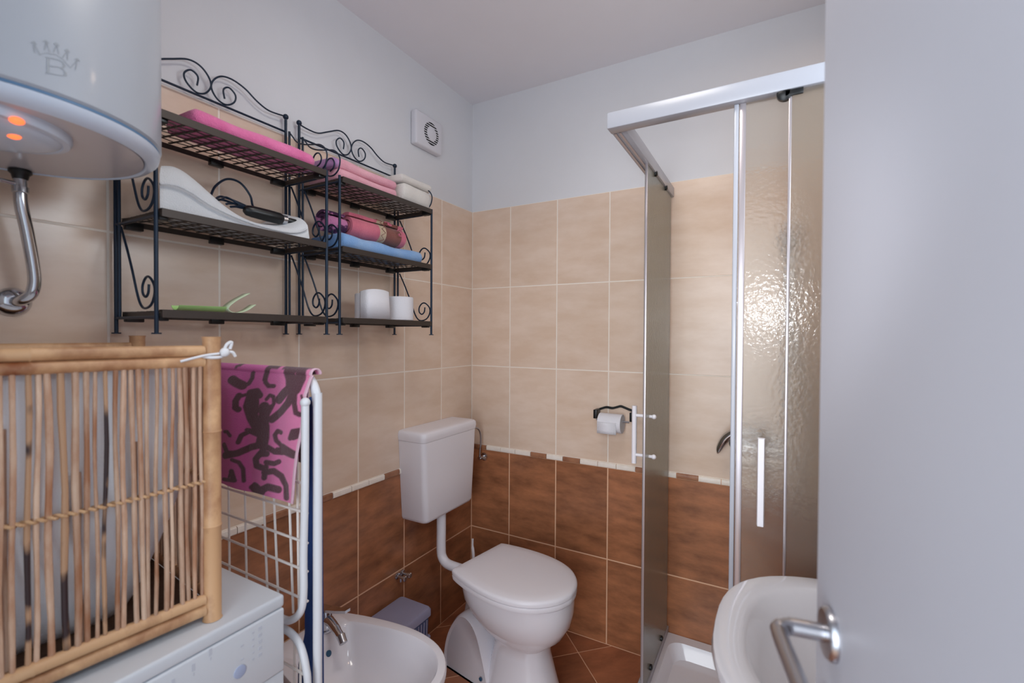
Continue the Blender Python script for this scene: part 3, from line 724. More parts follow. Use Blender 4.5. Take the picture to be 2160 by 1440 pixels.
for y in (-0.545, -0.515):
    v = obj('valve', tb([(0.0005, y, 0.362), (0.034, y, 0.362)], 0.006, seg=14), M_CHROME, av)
    obj('wall_rose', lathe(B(), (0.0005, y, 0.362), [(0.014, 0.0), (0.013, 0.004), (0.008, 0.006)], 'x', 20), M_CHROME, v)
    obj('knob', lathe(B(), (0.042, y, 0.362), [(0.007, -0.008), (0.0115, -0.006), (0.0115, 0.004), (0.008, 0.007)], 'x', 16), M_CHROME, v)
    obj('nut', cy((0.020, y, 0.352), 0.0045, 0.018, 'z', 6), M_CHROME, v)

# ------------------------------------------------------------------ toilet
toi = thing('toilet', 'white porcelain toilet with its lid closed standing in the corner', 'toilet', (0.288, -0.371, 0), math.radians(-9.8))
LIDW = [(0.0, .148), (0.012, .155), (.05, .166), (.11, .178), (.18, .186), (.25, .185), (.31, .174), (.36, .153), (.40, .122), (.43, .084), (.448, .045), (.456, 0.0)]
def interp(tab, s):
    for (a, va), (b, vb) in zip(tab[:-1], tab[1:]):
        if s <= b: return va + (vb - va) * (s - a) / (b - a)
    return tab[-1][1]
def egg(scale, z, grow=0.0, n=26, s0=0.0):
    cx = 0.215; P = []
    fine = smooth_pts([(s, h, 0) for s, h in LIDW], 3)
    for p in fine: P.append((p.x, p.y))
    full = P + [(s, -h) for s, h in reversed(P[:-1])]
    return [Vector((cx + (s - cx) * (scale + grow / .23) , h * (scale + grow / .185), z)) for s, h in full]
obj('lid', rings(B(), [egg(1.0, .4285, -.004), egg(1, .4290, 0), egg(1, .440, 0.001), egg(1, .446, -.002), egg(1, .4495, -.010), egg(1, .4515, -.04), egg(1, .4525, -.10)]), M_PLAST, toi, local=True)
obj('seat', rings(B(), [egg(1, .4075, -.008), egg(1, .409, -.002), egg(1, .420, 0), egg(1, .4265, -.002), egg(1, .4275, -.006)]), M_PLAST, toi, local=True)
for t_ in (-.085, .085): obj('hinge', cy((-.004, t_, .425), .012, .045, 'y', 16), M_PLAST, toi, local=True)
def bowl_ring(z, xb, xf, hw, p=2.4, n=40, tc=0.42):
    out = []
    cx = xb + (xf - xb) * tc
    for k in range(n):
        a = 2 * PI * k / n; c, s = math.cos(a), math.sin(a)
        L_ = (xf - cx) if c > 0 else (cx - xb)
        out.append(Vector((cx + L_ * abs(c) ** (2 / p) * (1 if c > 0 else -1), hw * abs(s) ** (2 / p) * (1 if s > 0 else -1), z)))
    return out
obj('bowl', rings(B(), [bowl_ring(0.0, .085, .400, .116, 2.6), bowl_ring(.03, .09, .392, .110, 2.5), bowl_ring(.10, .11, .372, .098), bowl_ring(.17, .13, .350, .090), bowl_ring(.205, .13, .350, .090),
     bowl_ring(.225, .11, .372, .104), bowl_ring(.255, .07, .408, .130, 2.2), bowl_ring(.30, .02, .434, .155, 2.2), bowl_ring(.345, -.01, .444, .170, 2.2), bowl_ring(.385, -.02, .446, .174, 2.2), bowl_ring(.402, -.02, .446, .174, 2.2), bowl_ring(.4065, -.015, .440, .168, 2.2)]), M_PORC, toi, local=True)
# rear foot shell with its rounded shoulder
shell = [(-.090, 0), (-.094, .04), (-.088, .09), (-.070, .15), (-.040, .205), (-.005, .245), (.035, .255), (.075, .235), (.105, .19), (.130, .12), (.150, .05), (.160, 0)]
sp = [(p.x, p.y) for p in smooth_pts([(a, b, 0) for a, b in shell], 3)]
def inset(poly, k): 
    cx = .03; cz = 0.0
    return [(cx + (x - cx) * k, cz + (z - cz) * k) for x, z in poly]
rs = []
for y, k in ((-.100, .90), (-.108, .955), (-.100, .985), (-.06, 1.0), (.06, 1.0), (.100, .985), (.108, .955), (.100, .90)):
    rs.append([Vector((x, y, z)) for x, z in inset(sp, k)])
obj('rear_foot', rings(B(), rs), M_PORC, toi, local=True)
obj('spigot', tb([(-.06, 0.008, .357), (.02, 0, .360)], [.027, .031], seg=20), M_PORC, toi, local=True)
bm = B(); rings(bm, [[Vector((x, -.055 + yy, z)) for x, z in ((-.030, .330), (.04, .300), (.04, .39), (-.02, .39))] for yy in (0, .11)])
obj('neck', bm, M_PORC, toi, local=True)
obj('floor_bolt', lathe(B(), (.118, -.1065, .040), [(.0075, 0.0), (.0075, -.003), (.005, -.0045)], 'y', 14), mat('bolt_blue', (40, 86, 120), .4), toi, local=True, label='blue floor bolt cap')

tbsh = thing('toilet_brush', 'white toilet brush in its holder behind the toilet, handle showing above the lid', 'toilet brush', (0.125, -0.16, 0))
obj('holder', lathe(B(), (0.125, -0.16, 0.0), [(.045, 0), (.047, .01), (.042, .06), (.034, .12), (.036, .13), (.033, .13), (.031, .12)], 'z', 28), M_PLAST, tbsh)
obj('handle', tube(B(), smooth_pts([(0.125, -0.16, 0.10), (0.122, -0.158, 0.22), (0.116, -0.150, 0.31), (0.104, -0.140, 0.35), (0.103, -0.138, 0.385)], 5), [.006] * 5 + [.007] * 10 + [.005] * 6, seg=12), M_PLAST, tbsh)

# small grey ribbed box behind the bidet
bn = thing('storage_box', 'small grey-blue ribbed plastic box with a lid on the floor against the left wall', 'box', (0.09, -0.64, 0))
rs = [rrect(0.089, -0.650, .066, .106, .014, .001), rrect(0.089, -0.650, .069, .109, .014, .02), rrect(0.089, -0.650, .077, .118, .014, .245)]
obj('body', rings(B(), rs), M_BINB, bn)
for k in range(13):
    y = -0.752 + k * .0165
    obj('rib', tb([(0.163, y, .06), (0.1668, y, .232)], .0030, seg=6), M_BIN, bn)
for k in range(8):
    x = 0.030 + k * .0165
    obj('rib', tb([(x, -0.5385, .06), (x, -0.5335, .232)], .0030, seg=6), M_BIN, bn)
obj('lower_lip', rings(B(), [rrect(0.089, -0.650, .078, .119, .014, .150), rrect(0.089, -0.650, .082, .123, .014, .152), rrect(0.089, -0.650, .082, .123, .014, .158), rrect(0.089, -0.650, .078, .119, .014, .160)]), M_BIN, bn)
obj('lid', rings(B(), [rrect(0.089, -0.650, .079, .121, .014, .240), rrect(0.089, -0.650, .083, .125, .016, .243), rrect(0.089, -0.650, .083, .125, .016, .266), rrect(0.089, -0.650, .078, .120, .014, .274), rrect(0.089, -0.650, .070, .112, .012, .276)]), M_BIN, bn)

# ------------------------------------------------------------------ bidet
bd = thing('bidet', 'white porcelain bidet with a chrome mixer tap against the left wall', 'bidet', (0.03, -1.005, 0))
YB = -1.005
BT = [(0.0, .105), (.02, .128), (.06, .142), (.14, .163), (.24, .180), (.33, .184), (.41, .170), (.47, .140), (.51, .098), (.532, .052), (.540, 0)]
def bring(z, k, dx=0.0, x0=0.025, front=1.0):
    fine = smooth_pts([(s, h, 0) for s, h in BT], 3)
    P = [(p.x, p.y) for p in fine]; full = P + [(s, -h) for s, h in reversed(P[:-1])]
    return [Vector((x0 + .27 + (s - .27) * k * (front if s > .27 else 1) + dx, YB + h * k, z)) for s, h in full]
def bring_in(z, kx, ky, dx):
    out = []
    n = len(bring(0, 1))
    for v in bring(z, 1.0):
        out.append(Vector((0.025 + .27 + (v.x - .295) * kx + dx, YB + (v.y - YB) * ky, z)))
    return out
bm = rings(B(), [bring(0.0, .62), bring(.02, .60), bring(.12, .56), bring(.20, .62), bring(.28, .80), bring(.34, .94), bring(.375, .995), bring(.392, 1.0), bring(.399, .985),
     bring(.4005, .965), bring_in(.3995, .80, .84, .028), bring_in(.392, .775, .81, .030), bring_in(.36, .74, .77, .031), bring_in(.31, .62, .64, .03), bring_in(.275, .40, .40, .02), bring_in(.268, .10, .10, 0)])
obj('basin', bm, M_PORC, bd)
obj('overflow_hole', lathe(B(), (0.131, YB + .012, .350), [(.0095, 0), (.0095, .0030), (.007, .004)], (0.9, 0, .40), 16), mat('overflow_blue', (50, 92, 124), .3), bd, label='small blue-grey overflow hole')
tp = obj('mixer_tap', lathe(B(), (0.085, YB + .037, .4005), [(.026, 0), (.026, .004), (.021, .007), (.0205, .055), (.017, .062)], 'z', 26), M_CHROME, bd)
obj('spout', tube(B(), smooth_pts([(0.088, YB + .037, .436), (0.12, YB + .032, .436), (0.155, YB + .023, .428), (0.188, YB + .0145, .417)], 4), [.0155] * 4 + [.0140] * 5 + [.0125] * 4, seg=16), M_CHROME, tp)
obj('aerator', tb([(0.184, YB + .0155, .425), (0.203, YB + .010, .408)], .0125, seg=16), M_STEEL, tp)
lv = B(); rings(lv, [[Vector((x, YB + .034 + (x - .06) * .12 + y * wd, z + zz)) for y, zz in ((-1, 0), (1, 0), (1, .009), (-1, .009))] for x, wd, z in ((.060, .015, .462), (.10, .014, .464), (.14, .012, .470), (.178, .010, .478))])
obj('lever', lv, M_CHROME, tp, smooth=False)

# ------------------------------------------------------------------ washing machine
WX, WY0, WY1, WZ = 0.515, -2.005, -1.407, 0.85
wm = thing('washing_machine', 'white washing machine under the bamboo basket at the left', 'washing machine', (0.26, -1.706, 0))
obj('body', bx(0.012, WX - 0.012, WY0, WY1, 0.02, WZ - 0.0255, bev=0.004), M_ENAM, wm)
obj('top_panel', bx(0.010, WX - 0.002, WY0 - .001, WY1 + .001, WZ - 0.025, WZ, bev=0.006, seg=3), M_ENAM, wm)
cpn = obj('control_panel', bx(WX - 0.0115, WX, WY0 + .001, WY1 - .001, WZ - 0.15, WZ - 0.0255, bev=0.004, seg=3), M_ENAM, wm)
obj('front_panel', bx(WX - 0.0115, WX - .002, WY0 + .001, WY1 - .001, 0.03, WZ - 0.1505, bev=0.003), M_ENAM, wm)
bm = B(); random.seed(5)
for k in range(5):                       # programme lists at the right of the panel
    z = WZ - .040 - k * .0125
    box(bm, WX + .0001, WX + .0005, -1.462, -1.455, z - .003, z + .0032); box(bm, WX + .0001, WX + .0005, -1.474, -1.470, z - .0022, z + .0012)
    if k % 2: box(bm, WX + .0001, WX + .0005, -1.496, -1.490, z - .002, z + .001)
for y, z in ((-1.545, -.032), (-1.572, -.042), (-1.602, -.048)):
    box(bm, WX + .0001, WX + .0005, y - .005, y, WZ + z - .006, WZ + z + .006); box(bm, WX + .0001, WX + .0005, y - .003, y - .001, WZ + z - .014, WZ + z - .009)
obj('printed_marks', bm, M_PRINT, cpn, smooth=False)
obj('button', lathe(B(), (WX, -1.497, WZ - .098), [(.011, 0), (.011, .0015), (.0095, .002)], 'x', 24), M_PRINTB, cpn, label='pale blue round button')
obj('programme_knob', lathe(B(), (WX, -1.70, WZ - .09), [(.030, 0), (.030, .006), (.022, .010), (.020, .022), (.018, .024)], 'x', 32), M_ENAM, cpn)
dr_ = obj('porthole_door', lathe(B(), (WX - .002, -1.706, .42), [(.175, 0), (.175, .012), (.160, .022), (.130, .022), (.122, .010)], 'x', 48), M_PLAST, wm)
obj('porthole_glass', lathe(B(), (WX - .002, -1.706, .42), [(.123, 0.004), (.118, .012), (.06, .020), (.002, .022)], 'x', 40), mat('smoked_glass', (60, 64, 72), .05), dr_)
for x in (.06, .45):
    for y in (WY0 + .05, WY1 - .05): obj('foot', cy((x, y, .0101), .02, .02, 'z', 16), M_BLACKP, wm)

# ------------------------------------------------------------------ bamboo basket on the washing machine
BA = math.radians(-6.0)                    # the basket stands slightly askew
bk = thing('bamboo_basket', 'bamboo laundry basket with reed sides standing on the washing machine', 'basket', (0.473, -1.522, WZ), PI / 2 + BA)
# local frame: +X runs along the front towards the far end (0 = far front post), so use negative x towards the camera; +Y points to the wall
LB, DB, HB = 0.46, 0.385, 0.512
def nodes(bm, p, q_, r, n, seg=14):
    p, q_ = Vector(p), Vector(q_); pts = []; rr = []
    for i in range(n + 1):
        t = i / n
        for dt, k in ((-.006, 1.0), (0, 1.10), (.006, 1.0)):
            tt = t + dt
            if 0 <= tt <= 1: pts.append(p + (q_ - p) * tt); rr.append(r * k)
    tube(bm, pts, rr, seg=seg); return bm
POST = [(0, 0), (0, DB), (-LB, 0), (-LB, DB)]
for (x, y) in POST:
    obj('corner_post', nodes(B(), (x, y, 0.001), (x, y, HB), 0.0145, 3, 20), M_BAMBOO, bk, local=True)
for y, off in ((0, 0), (DB, 0)):
    for z, r in ((0.487, .0098), (0.468, .0095), (0.042, .0095), (0.022, .0100)):
        obj('rail', nodes(B(), (-LB + .013, y, z), (-.013, y, z), r, 2, 14), M_BAMBOO, bk, local=True)
for x in (0, -LB):
    for z, r in ((0.470, .0095), (0.040, .0095)):
        obj('rail', nodes(B(), (x, .013, z), (x, DB - .013, z), r, 2, 14), M_BAMBOO, bk, local=True)
random.seed(11)
def reed(a, b, r, m, nm='reed'):
    a, b = Vector(a), Vector(b); n = 7; pts = []; rr = []
    ph = random.random() * 10; amp = random.uniform(.0003, .0016)
    side = Vector((1, 0, 0)) if abs(a.x - b.x) < .2 and abs(a.y - b.y) < .01 else Vector((0, 1, 0))
    for i in range(n + 1):
        t = i / n; pts.append(a + (b - a) * t + side * amp * math.sin(ph + t * 9)); rr.append(r * (1 + .10 * math.sin(ph * 3 + t * 14)))
    return obj(nm, tube(B(), pts, rr, seg=8), m, bk, local=True)
x = -LB + .018; k = 0
while x < -.016:
    wfac = 1.0 if x < -.18 else .82
    r = random.uniform(.0031, .0047) * wfac
    m = M_REED_DARK if k in (4, 9, 13, 17, 20, 24) else M_REED
    reed((x + random.uniform(-.004, .004), -.001 + random.uniform(-.002, .002), .046), (x + random.uniform(-.0025, .0025), random.uniform(-.002, .002), .465), r, m)
    if k % 6 == 3: reed((x + .006, .006, .046), (x + .004, .006, .30 + .1 * random.random()), r * .9, M_REED)
    x += random.uniform(.0108, .0142) * wfac; k += 1
y = .022
while y < DB - .016:
    reed((0.0, y + random.uniform(-.002, .002), .044), (0.0, y + random.uniform(-.002, .002), .466), random.uniform(.0026, .0038), M_REED); reed((-LB, y, .044), (-LB, y, .466), .0032, M_REED)
    y += .0150
x = -LB + .018
while x < -.016:
    reed((x, DB, .046), (x + random.uniform(-.003, .003), DB, .465), .0032, M_REED); x += .0135
# twisted cord woven across the reeds at mid height
def rope(a, b, zc, fr, ax):
    for ph in (0, PI):
        pts = []; n = 150
        for i in range(n + 1):
            t = i / n; p = Vector(a) + (Vector(b) - Vector(a)) * t; c = .0056 * math.cos(t * fr * 2 * PI + ph); s = .0022 * math.sin(t * fr * 2 * PI + ph)
            p.z = zc + s + .002 * math.sin(t * 7)
            if ax == 'y': p.y += c
            else: p.x += c
            pts.append(p)
        obj('woven_cord', tube(B(), pts, .0024, seg=6), M_ROPE, bk, local=True)
rope((-LB + .012, 0, 0), (-.012, 0, 0), .252, 20, 'y'); rope((0, .012, 0), (0, DB - .012, 0), .252, 14, 'x')
obj('base_mat', bx(-LB + .01, -.01, .01, DB - .01, .030, .037, bev=.001), M_MAT, bk, local=True)
for z in (.49,):
    kn = B(); tube(kn, [(.0165 * math.cos(a), .0165 * math.sin(a), z - .012 + .003 * math.sin(a)) for a in [2 * PI * k / 20 for k in range(20)]], .0028, seg=8, closed=True)
    tube(kn, smooth_pts([(-.052, -.011, z - .020), (-.03, -.013, z - .014), (-.012, -.015, z - .010), (.006, -.0165, z - .008)], 4), .0022, seg=8)
    obj('tie_string', kn, M_STRING, bk, local=True, label='white string tie')
    kb = B(); ball(kb, (.016, -.014, z - .006), .0085, 12); tube(kb, smooth_pts([(.014, -.014, z - .006), (.018, -.018, z + .008), (.026, -.018, z + .012), (.024, -.016, z)], 4), .003, seg=8)
    tube(kb, smooth_pts([(.016, -.014, z - .006), (.028, -.016, z - .006), (.034, -.014, z - .014)], 4), .0028, seg=8)
    obj('knot', kb, M_STRING, bk, local=True, label='white string knot')
# white cloth laundry bag inside
lb = thing('laundry_bag', 'bulging white cloth laundry bag inside the bamboo basket', 'laundry bag', wmat(bk) @ Vector((-LB / 2, DB / 2, .037)), PI / 2 + BA)
rs = []; n = 64
for i in range(25):
    t = i / 24; z = .001 + .437 * t
    # narrower at the foot, hanging from the rim
    k = .66 + .345 * min(1, (t * 1.9)) ** .8 if t < .96 else 1.0
    ring = []
    for j in range(n):
        a = 2 * PI * j / n; c, s = math.cos(a), math.sin(a); p = 6.0
        r_ = 1 / (abs(c) ** p + abs(s) ** p) ** (1 / p)
        wv = 1 + .020 * math.sin(a * 9 + t * 5) * (1 - .5 * t) + .030 * noise.noise(Vector((c * 2.4, s * 2.4, t * 3)))
        fx = (LB / 2 - .020) * r_ * k * wv; fy = (DB / 2 - .016) * r_ * min(1.0, k * 1.05) * wv
        ring.append(Vector((max(-(LB / 2 - .012), min(LB / 2 - .012, c * fx)), max(-(DB / 2 - .010), min(DB / 2 - .010, s * fy)), z)))
    rs.append(ring)
bm = rings(B(), rs, True, False)
inner = [[Vector((v.x * .95, v.y * .95, .436 - .02 * i)) for v in rs[-1]] for i in range(3)]
rings(bm, [rs[-1]] + inner + [[Vector((v.x * .8, v.y * .8, .385)) for v in rs[-1]]], False, True)
obj('cloth', bm, M_LINER, lb, local=True, angle=80)

# ------------------------------------------------------------------ folded drying rack, towel over it, blue board
rk = thing('drying_rack', 'white folded clothes drying rack standing between the washing machine and the bidet', 'drying rack', (0.27, -1.335, 0))
YO, YW = -1.318, -1.350
outer = smooth_pts([(0.497, YO, 0.012), (0.4975, YO, 0.5), (0.498, YO, 1.18), (0.497, YO, 1.215), (0.490, YO, 1.248), (0.472, YO, 1.270), (0.445, YO, 1.279), (0.40, YO, 1.280)], 5)
outer += smooth_pts([(0.12, YO, 1.280), (0.085, YO, 1.270), (0.065, YO, 1.248), (0.058, YO, 1.21), (0.058, YO, .6), (0.058, YO, .012)], 5)
obj('outer_frame', tube(B(), outer, .0098, seg=14), M_RACK, rk)
wing = smooth_pts([(0.500, YW, 1.222), (0.499, YW, 1.05), (0.494, YW, .90), (0.494, YW, .82), (0.485, YW, .778), (0.455, YW, .750), (0.42, YW, .742), (.30, YW, .742)], 5) + smooth_pts([(.12, YW, .742), (.078, YW, .756), (.066, YW, .80), (.064, YW, 1.0), (.064, YW, 1.222)], 5)
wg = obj('wing_frame', tube(B(), wing, .0080, seg=12), M_RACK, rk)
obj('pivot_cap', ball(B(), (0.500, YW, 1.224), .0105, 12), M_RACK, wg)
low = smooth_pts([(0.30, YW, .722), (0.42, YW, .722), (.458, YW, .718), (.485, YW, .700), (.502, YW, .660), (.508, YW, .60), (.508, YW, .30), (.508, YW, .012)], 5)
obj('leg_frame', tube(B(), low, .0078, seg=12), M_RACK, rk)
low2 = [(.30, YW, .722), (.064, YW, .722), (.058, YW, .70), (.058, YW, .012)]
obj('leg_frame', tube(B(), low2, .0078, seg=12), M_RACK, rk)
for z in (1.206, 1.05, .988, .924, .863, .799):
    obj('wire', tb([(.066, YW + .012, z), (.492, YW + .012, z - .004)], .0028, seg=6), M_WIRE, rk)
for xa, xb in ((.184, .190), (.250, .262), (.318, .344), (.356, .384), (.414, .436), (.448, .456), (.12, .124)):
    obj('wire', tb(smooth_pts([(xa, YW + .017, 1.20), ((xa * .6 + xb * .4), YW + .017, 1.0), (xb, YW + .017, .75)], 4), .0028, seg=6), M_WIRE, rk)
for x, z in ((.45, .50), (.47, .50)):
    obj('wire', tb([(x, YW + .01, .70), (x, YW + .01, .25)], .0028, seg=6), M_WIRE, rk)
for z in (.64, .56, .48):
    obj('wire', tb([(.06, YW + .004, z + .015), (.505, YW + .004, z)], .0028, seg=6), M_WIRE, rk)
for x in (.058, .4975):
    obj('foot', bx(x - .012, x + .012, YW - .02, YO + .02, .001, .014, bev=.004), M_RACK, rk)
bb = prism(B(), [(.463, .002), (.462, .40), (.459, .75), (.455, 1.12), (.452, 1.215), (.440, 1.225), (.428, 1.21), (.425, 1.12), (.425, .68), (.402, .60), (.380, .002)], -1.296, -1.272, 'y')
tag(obj('ironing_board', bb, M_BLUE, None, smooth=False, origin=(.44, -1.285, .002)), 'narrow dark blue board standing folded just behind the white drying rack', 'board')

# towel: colour pattern is woven, kept as a vertex colour on the cloth
Hm = [1490.636, -13.019, -8.015, -24.482, -2868.8, 4004.525, -0.4, -0.011]
def uvp(x, z):
    d = Hm[6] * x + Hm[7] * z + 1
    return (Hm[0] * x + Hm[1] * z + Hm[2]) / d, (Hm[3] * x + Hm[4] * z + Hm[5]) / d
STR = [  # woven swirls of the pattern: polylines with half widths
 ([(330, 440), (370, 465), (410, 485)], 30), ([(410, 490), (450, 470), (468, 430), (465, 390)], 15), ([(330, 340), (350, 330)], 12),
 ([(630, 350), (580, 348), (562, 400), (572, 460), (600, 490), (640, 490)], 15), ([(570, 345), (565, 440)], 18),
 ([(730, 380), (760, 430), (780, 500), (740, 540), (700, 590)], 34), ([(790, 350), (820, 370), (835, 440), (820, 520)], 36), ([(820, 350), (880, 345), (940, 362)], 16), ([(690, 350), (730, 360), (800, 350)], 18),
 ([(810, 540), (780, 620), (730, 680), (660, 740)], 28), ([(825, 560), (830, 620), (850, 690), (880, 705)], 17), ([(870, 560), (885, 600), (905, 640)], 7),
 ([(400, 560), (385, 600), (390, 650), (410, 665)], 20), ([(400, 570), (440, 555)], 12), ([(470, 540), (520, 530), (545, 560)], 24), ([(490, 560), (480, 640), (510, 720), (560, 800)], 42), ([(520, 600), (530, 680)], 25),
 ([(600, 590), (620, 560), (650, 570), (660, 620), (645, 660)], 13), ([(590, 650), (600, 720), (600, 800)], 38), ([(640, 650), (620, 700)], 20),
 ([(600, 800), (605, 880), (600, 920)], 44), ([(570, 860), (500, 830), (450, 860), (435, 910)], 16), ([(560, 830), (480, 820)], 14),
 ([(600, 930), (520, 950), (440, 990), (340, 1010)], 24), ([(330, 930), (360, 990), (400, 990)], 18), ([(330, 830), (350, 830), (375, 860)], 12),
 ([(740, 840), (710, 830), (692, 860), (705, 900), (750, 940), (800, 980), (870, 1010)], 16), ([(760, 950), (860, 1000)], 26), ([(640, 950), (700, 985), (760, 990)], 20), ([(720, 970), (860, 1015)], 18),
 ([(900, 820), (840, 830), (825, 880)], 18), ([(900, 850), (850, 870)], 24),
 ([(640, 1000), (590, 1000), (560, 1040), (570, 1090), (610, 1105)], 22), ([(600, 1000), (615, 960)], 24), ([(640, 1065), (700, 1075), (735, 1060)], 18),
 ([(400, 1040), (450, 1060), (480, 1110), (490, 1200)], 13), ([(330, 1190), (430, 1195)], 14), ([(400, 1130), (420, 1190)], 20), ([(380, 1170), (400, 1120)], 10),
 ([(630, 1140), (700, 1130), (760, 1170), (800, 1240), (805, 1330)], 22), ([(640, 1100), (630, 1180)], 20),
 ([(560, 1230), (540, 1250), (570, 1290), (600, 1270)], 16), ([(600, 1280), (660, 1250), (700, 1260), (740, 1270)], 26), ([(570, 1240), (620, 1290)], 20),
]
def patt(u, v):
    best = 1e9
    for pts, hw in STR:
        for (x0, y0), (x1, y1) in zip(pts[:-1], pts[1:]):
            if u < min(x0, x1) - 60 or u > max(x0, x1) + 60 or v < min(y0, y1) - 60 or v > max(y0, y1) + 60: continue
            dx, dy_ = x1 - x0, y1 - y0; L2 = dx * dx + dy_ * dy_
            t = max(0, min(1, ((u - x0) * dx + (v - y0) * dy_) / L2))
            d = math.hypot(u - x0 - t * dx, v - y0 - t * dy_) - hw * 1.08
            best = min(best, d)
    return best
mt = bpy.data.materials.new('terry_magenta_swirl'); mt.use_nodes = True
_n = mt.node_tree.nodes; _l = mt.node_tree.links; pb = _n['Principled BSDF']; pb.inputs['Roughness'].default_value = .95; pb.inputs['Sheen Weight'].default_value = .3
at_ = _n.new('ShaderNodeVertexColor'); at_.layer_name = 'weave'; _l.new(at_.outputs[0], pb.inputs['Base Color'])
tn = _n.new('ShaderNodeTexNoise'); tn.inputs['Scale'].default_value = 500; tc_ = _n.new('ShaderNodeTexCoord'); _l.new(tc_.outputs['Object'], tn.inputs['Vector'])
bp_ = _n.new('ShaderNodeBump'); bp_.inputs['Strength'].default_value = .7; bp_.inputs['Distance'].default_value = .003; _l.new(tn.outputs[0], bp_.inputs['Height']); _l.new(bp_.outputs[0], pb.inputs['Normal'])
def cloth_towel():
    nx, nf, nb = 150, 150, 40
    xr_tab = [(1.008, .474), (1.03, .478), (1.059, .481), (1.116, .488), (1.16, .496), (1.20, .496), (1.238, .492), (1.265, .496), (1.30, .505)]
    rows = []
    zt = 1.2925
    for i in range(nf + 1):                               # front sheet, hem upwards
        z = 1.008 + (zt - .014 - 1.008) * i / nf; rows.append((z, YO - .0115 - .0035 * math.sin(i / nf * PI) - .028 * (1 - i / nf) ** .7, interp(xr_tab, z), 0))
    for k in range(9):                                    # over the tube
        a = PI * (1 - k / 8); rows.append((1.280 + .0125 * math.sin(a), YO + .0125 * math.cos(a), .495, 0))
    for i in range(nb + 1):
        z = 1.277 - .20 * i / nb; rows.append((z, YO + .0125, .448 - .006 * math.sin(i / nb * 3), 1))
    me = bpy.data.meshes.new('towel'); V = []; C = []; Fc = []
    pink = lin((222, 96, 176)); pinkr = lin((246, 142, 188)); dark = lin((92, 44, 60)); hem = lin((238, 196, 214))
    for z, y, xr, side in rows:
        for j in range(nx + 1):
            t = j / nx; x = .085 + (xr - .085) * t
            yy = y + (-.006 * max(0, math.sin(x * 26 + z * 7)) * (1 if side == 0 else -1) * min(1, (1.285 - z) / .05) if z < 1.285 else 0)
            V.append((x - .27, yy + 1.335, z - 1.0))
            u, v = uvp(x, z)
            g = max(0, min(1, (x - .30) / .2)); base = [pink[q] * (1 - g) + pinkr[q] * g for q in range(3)]
            d = patt(u, v) if side == 0 else (patt(u, 700 - v * .2) if z > 1.03 else 30)
            f = max(0, min(1, .5 - d / 6)); col = [base[q] * (1 - f) + dark[q] * f for q in range(3)]
            if t > .985: col = list(hem[:3])
            C.append(tuple(col) + (1,))
    n = nx + 1
    for i in range(len(rows) - 1):
        for j in range(nx): Fc.append((i * n + j, i * n + j + 1, (i + 1) * n + j + 1, (i + 1) * n + j))
    me.from_pydata(V, [], Fc); me.polygons.foreach_set('use_smooth', [True] * len(Fc))
    ca = me.color_attributes.new('weave', 'FLOAT_COLOR', 'POINT')
    ca.data.foreach_set('color', [c for cc in C for c in cc])
    me.materials.append(mt)
    o = bpy.data.objects.new('patterned_towel', me); COL.objects.link(o); o.location = (.27, -1.335, 1.0)
    md = o.modifiers.new('thick', 'SOLIDIFY'); md.thickness = .003; md.offset = 0
    tag(o, 'magenta towel with dark swirls hanging over the white drying rack', 'towel')
cloth_towel()

# ------------------------------------------------------------------ toilet paper holder
ph = thing('paper_holder', 'black wrought-iron toilet paper holder on the back wall', 'paper holder', (0.765, -0.004, 1.03))
top = smooth_pts([(.678, 1.043, 0), (.700, 1.052, 0), (.720, 1.058, 0), (.745, 1.056, 0), (.765, 1.062, 0), (.782, 1.067, 0), (.800, 1.062, 0), (.825, 1.054, 0), (.848, 1.050, 0)], 4)
bt = [(p.x, p.y - .010) for p in reversed(top)]
obj('back_plate', prism(B(), [(p.x, p.y) for p in top] + bt, -.0062, -.0005, 'y'), M_BLACKP, ph)
for x in (.684, .842):
    a = obj('arm', bx(x - .0075, x + .0075, -.058, -.0065, 1.008, 1.046, bev=.002), M_BLACKP, ph)
obj('spindle', tb([(.692, -.058, 1.006), (.834, -.058, 1.006)], .004, seg=10), M_STEEL, ph)
pr = thing('toilet_roll', 'white toilet roll hanging in the black holder on the back wall', 'toilet roll', (0.757, -0.058, 1.003))
obj('paper', lathe(B(), (.707, -.058, .996), [(.019, 0), (.039, 0), (.040, .001), (.040, .098), (.039, .099), (.019, .099)], 'x', 36), M_PAPER, pr)
obj('core', lathe(B(), (.708, -.058, .996), [(.0185, 0), (.0185, .097), (.0175, .097), (.0175, 0)], 'x', 24), M_CARD, pr)
bm = B(); rings(bm, [[Vector((x, y, z)) for x in (.708, .7905)] for y, z in ((-.0975, 1.004), (-.0985, .990), (-.0985, .970), (-.0985, .955))], closed=False)
s = obj('hanging_sheet', bm, M_PAPER, pr); md = s.modifiers.new('t', 'SOLIDIFY'); md.thickness = .0006

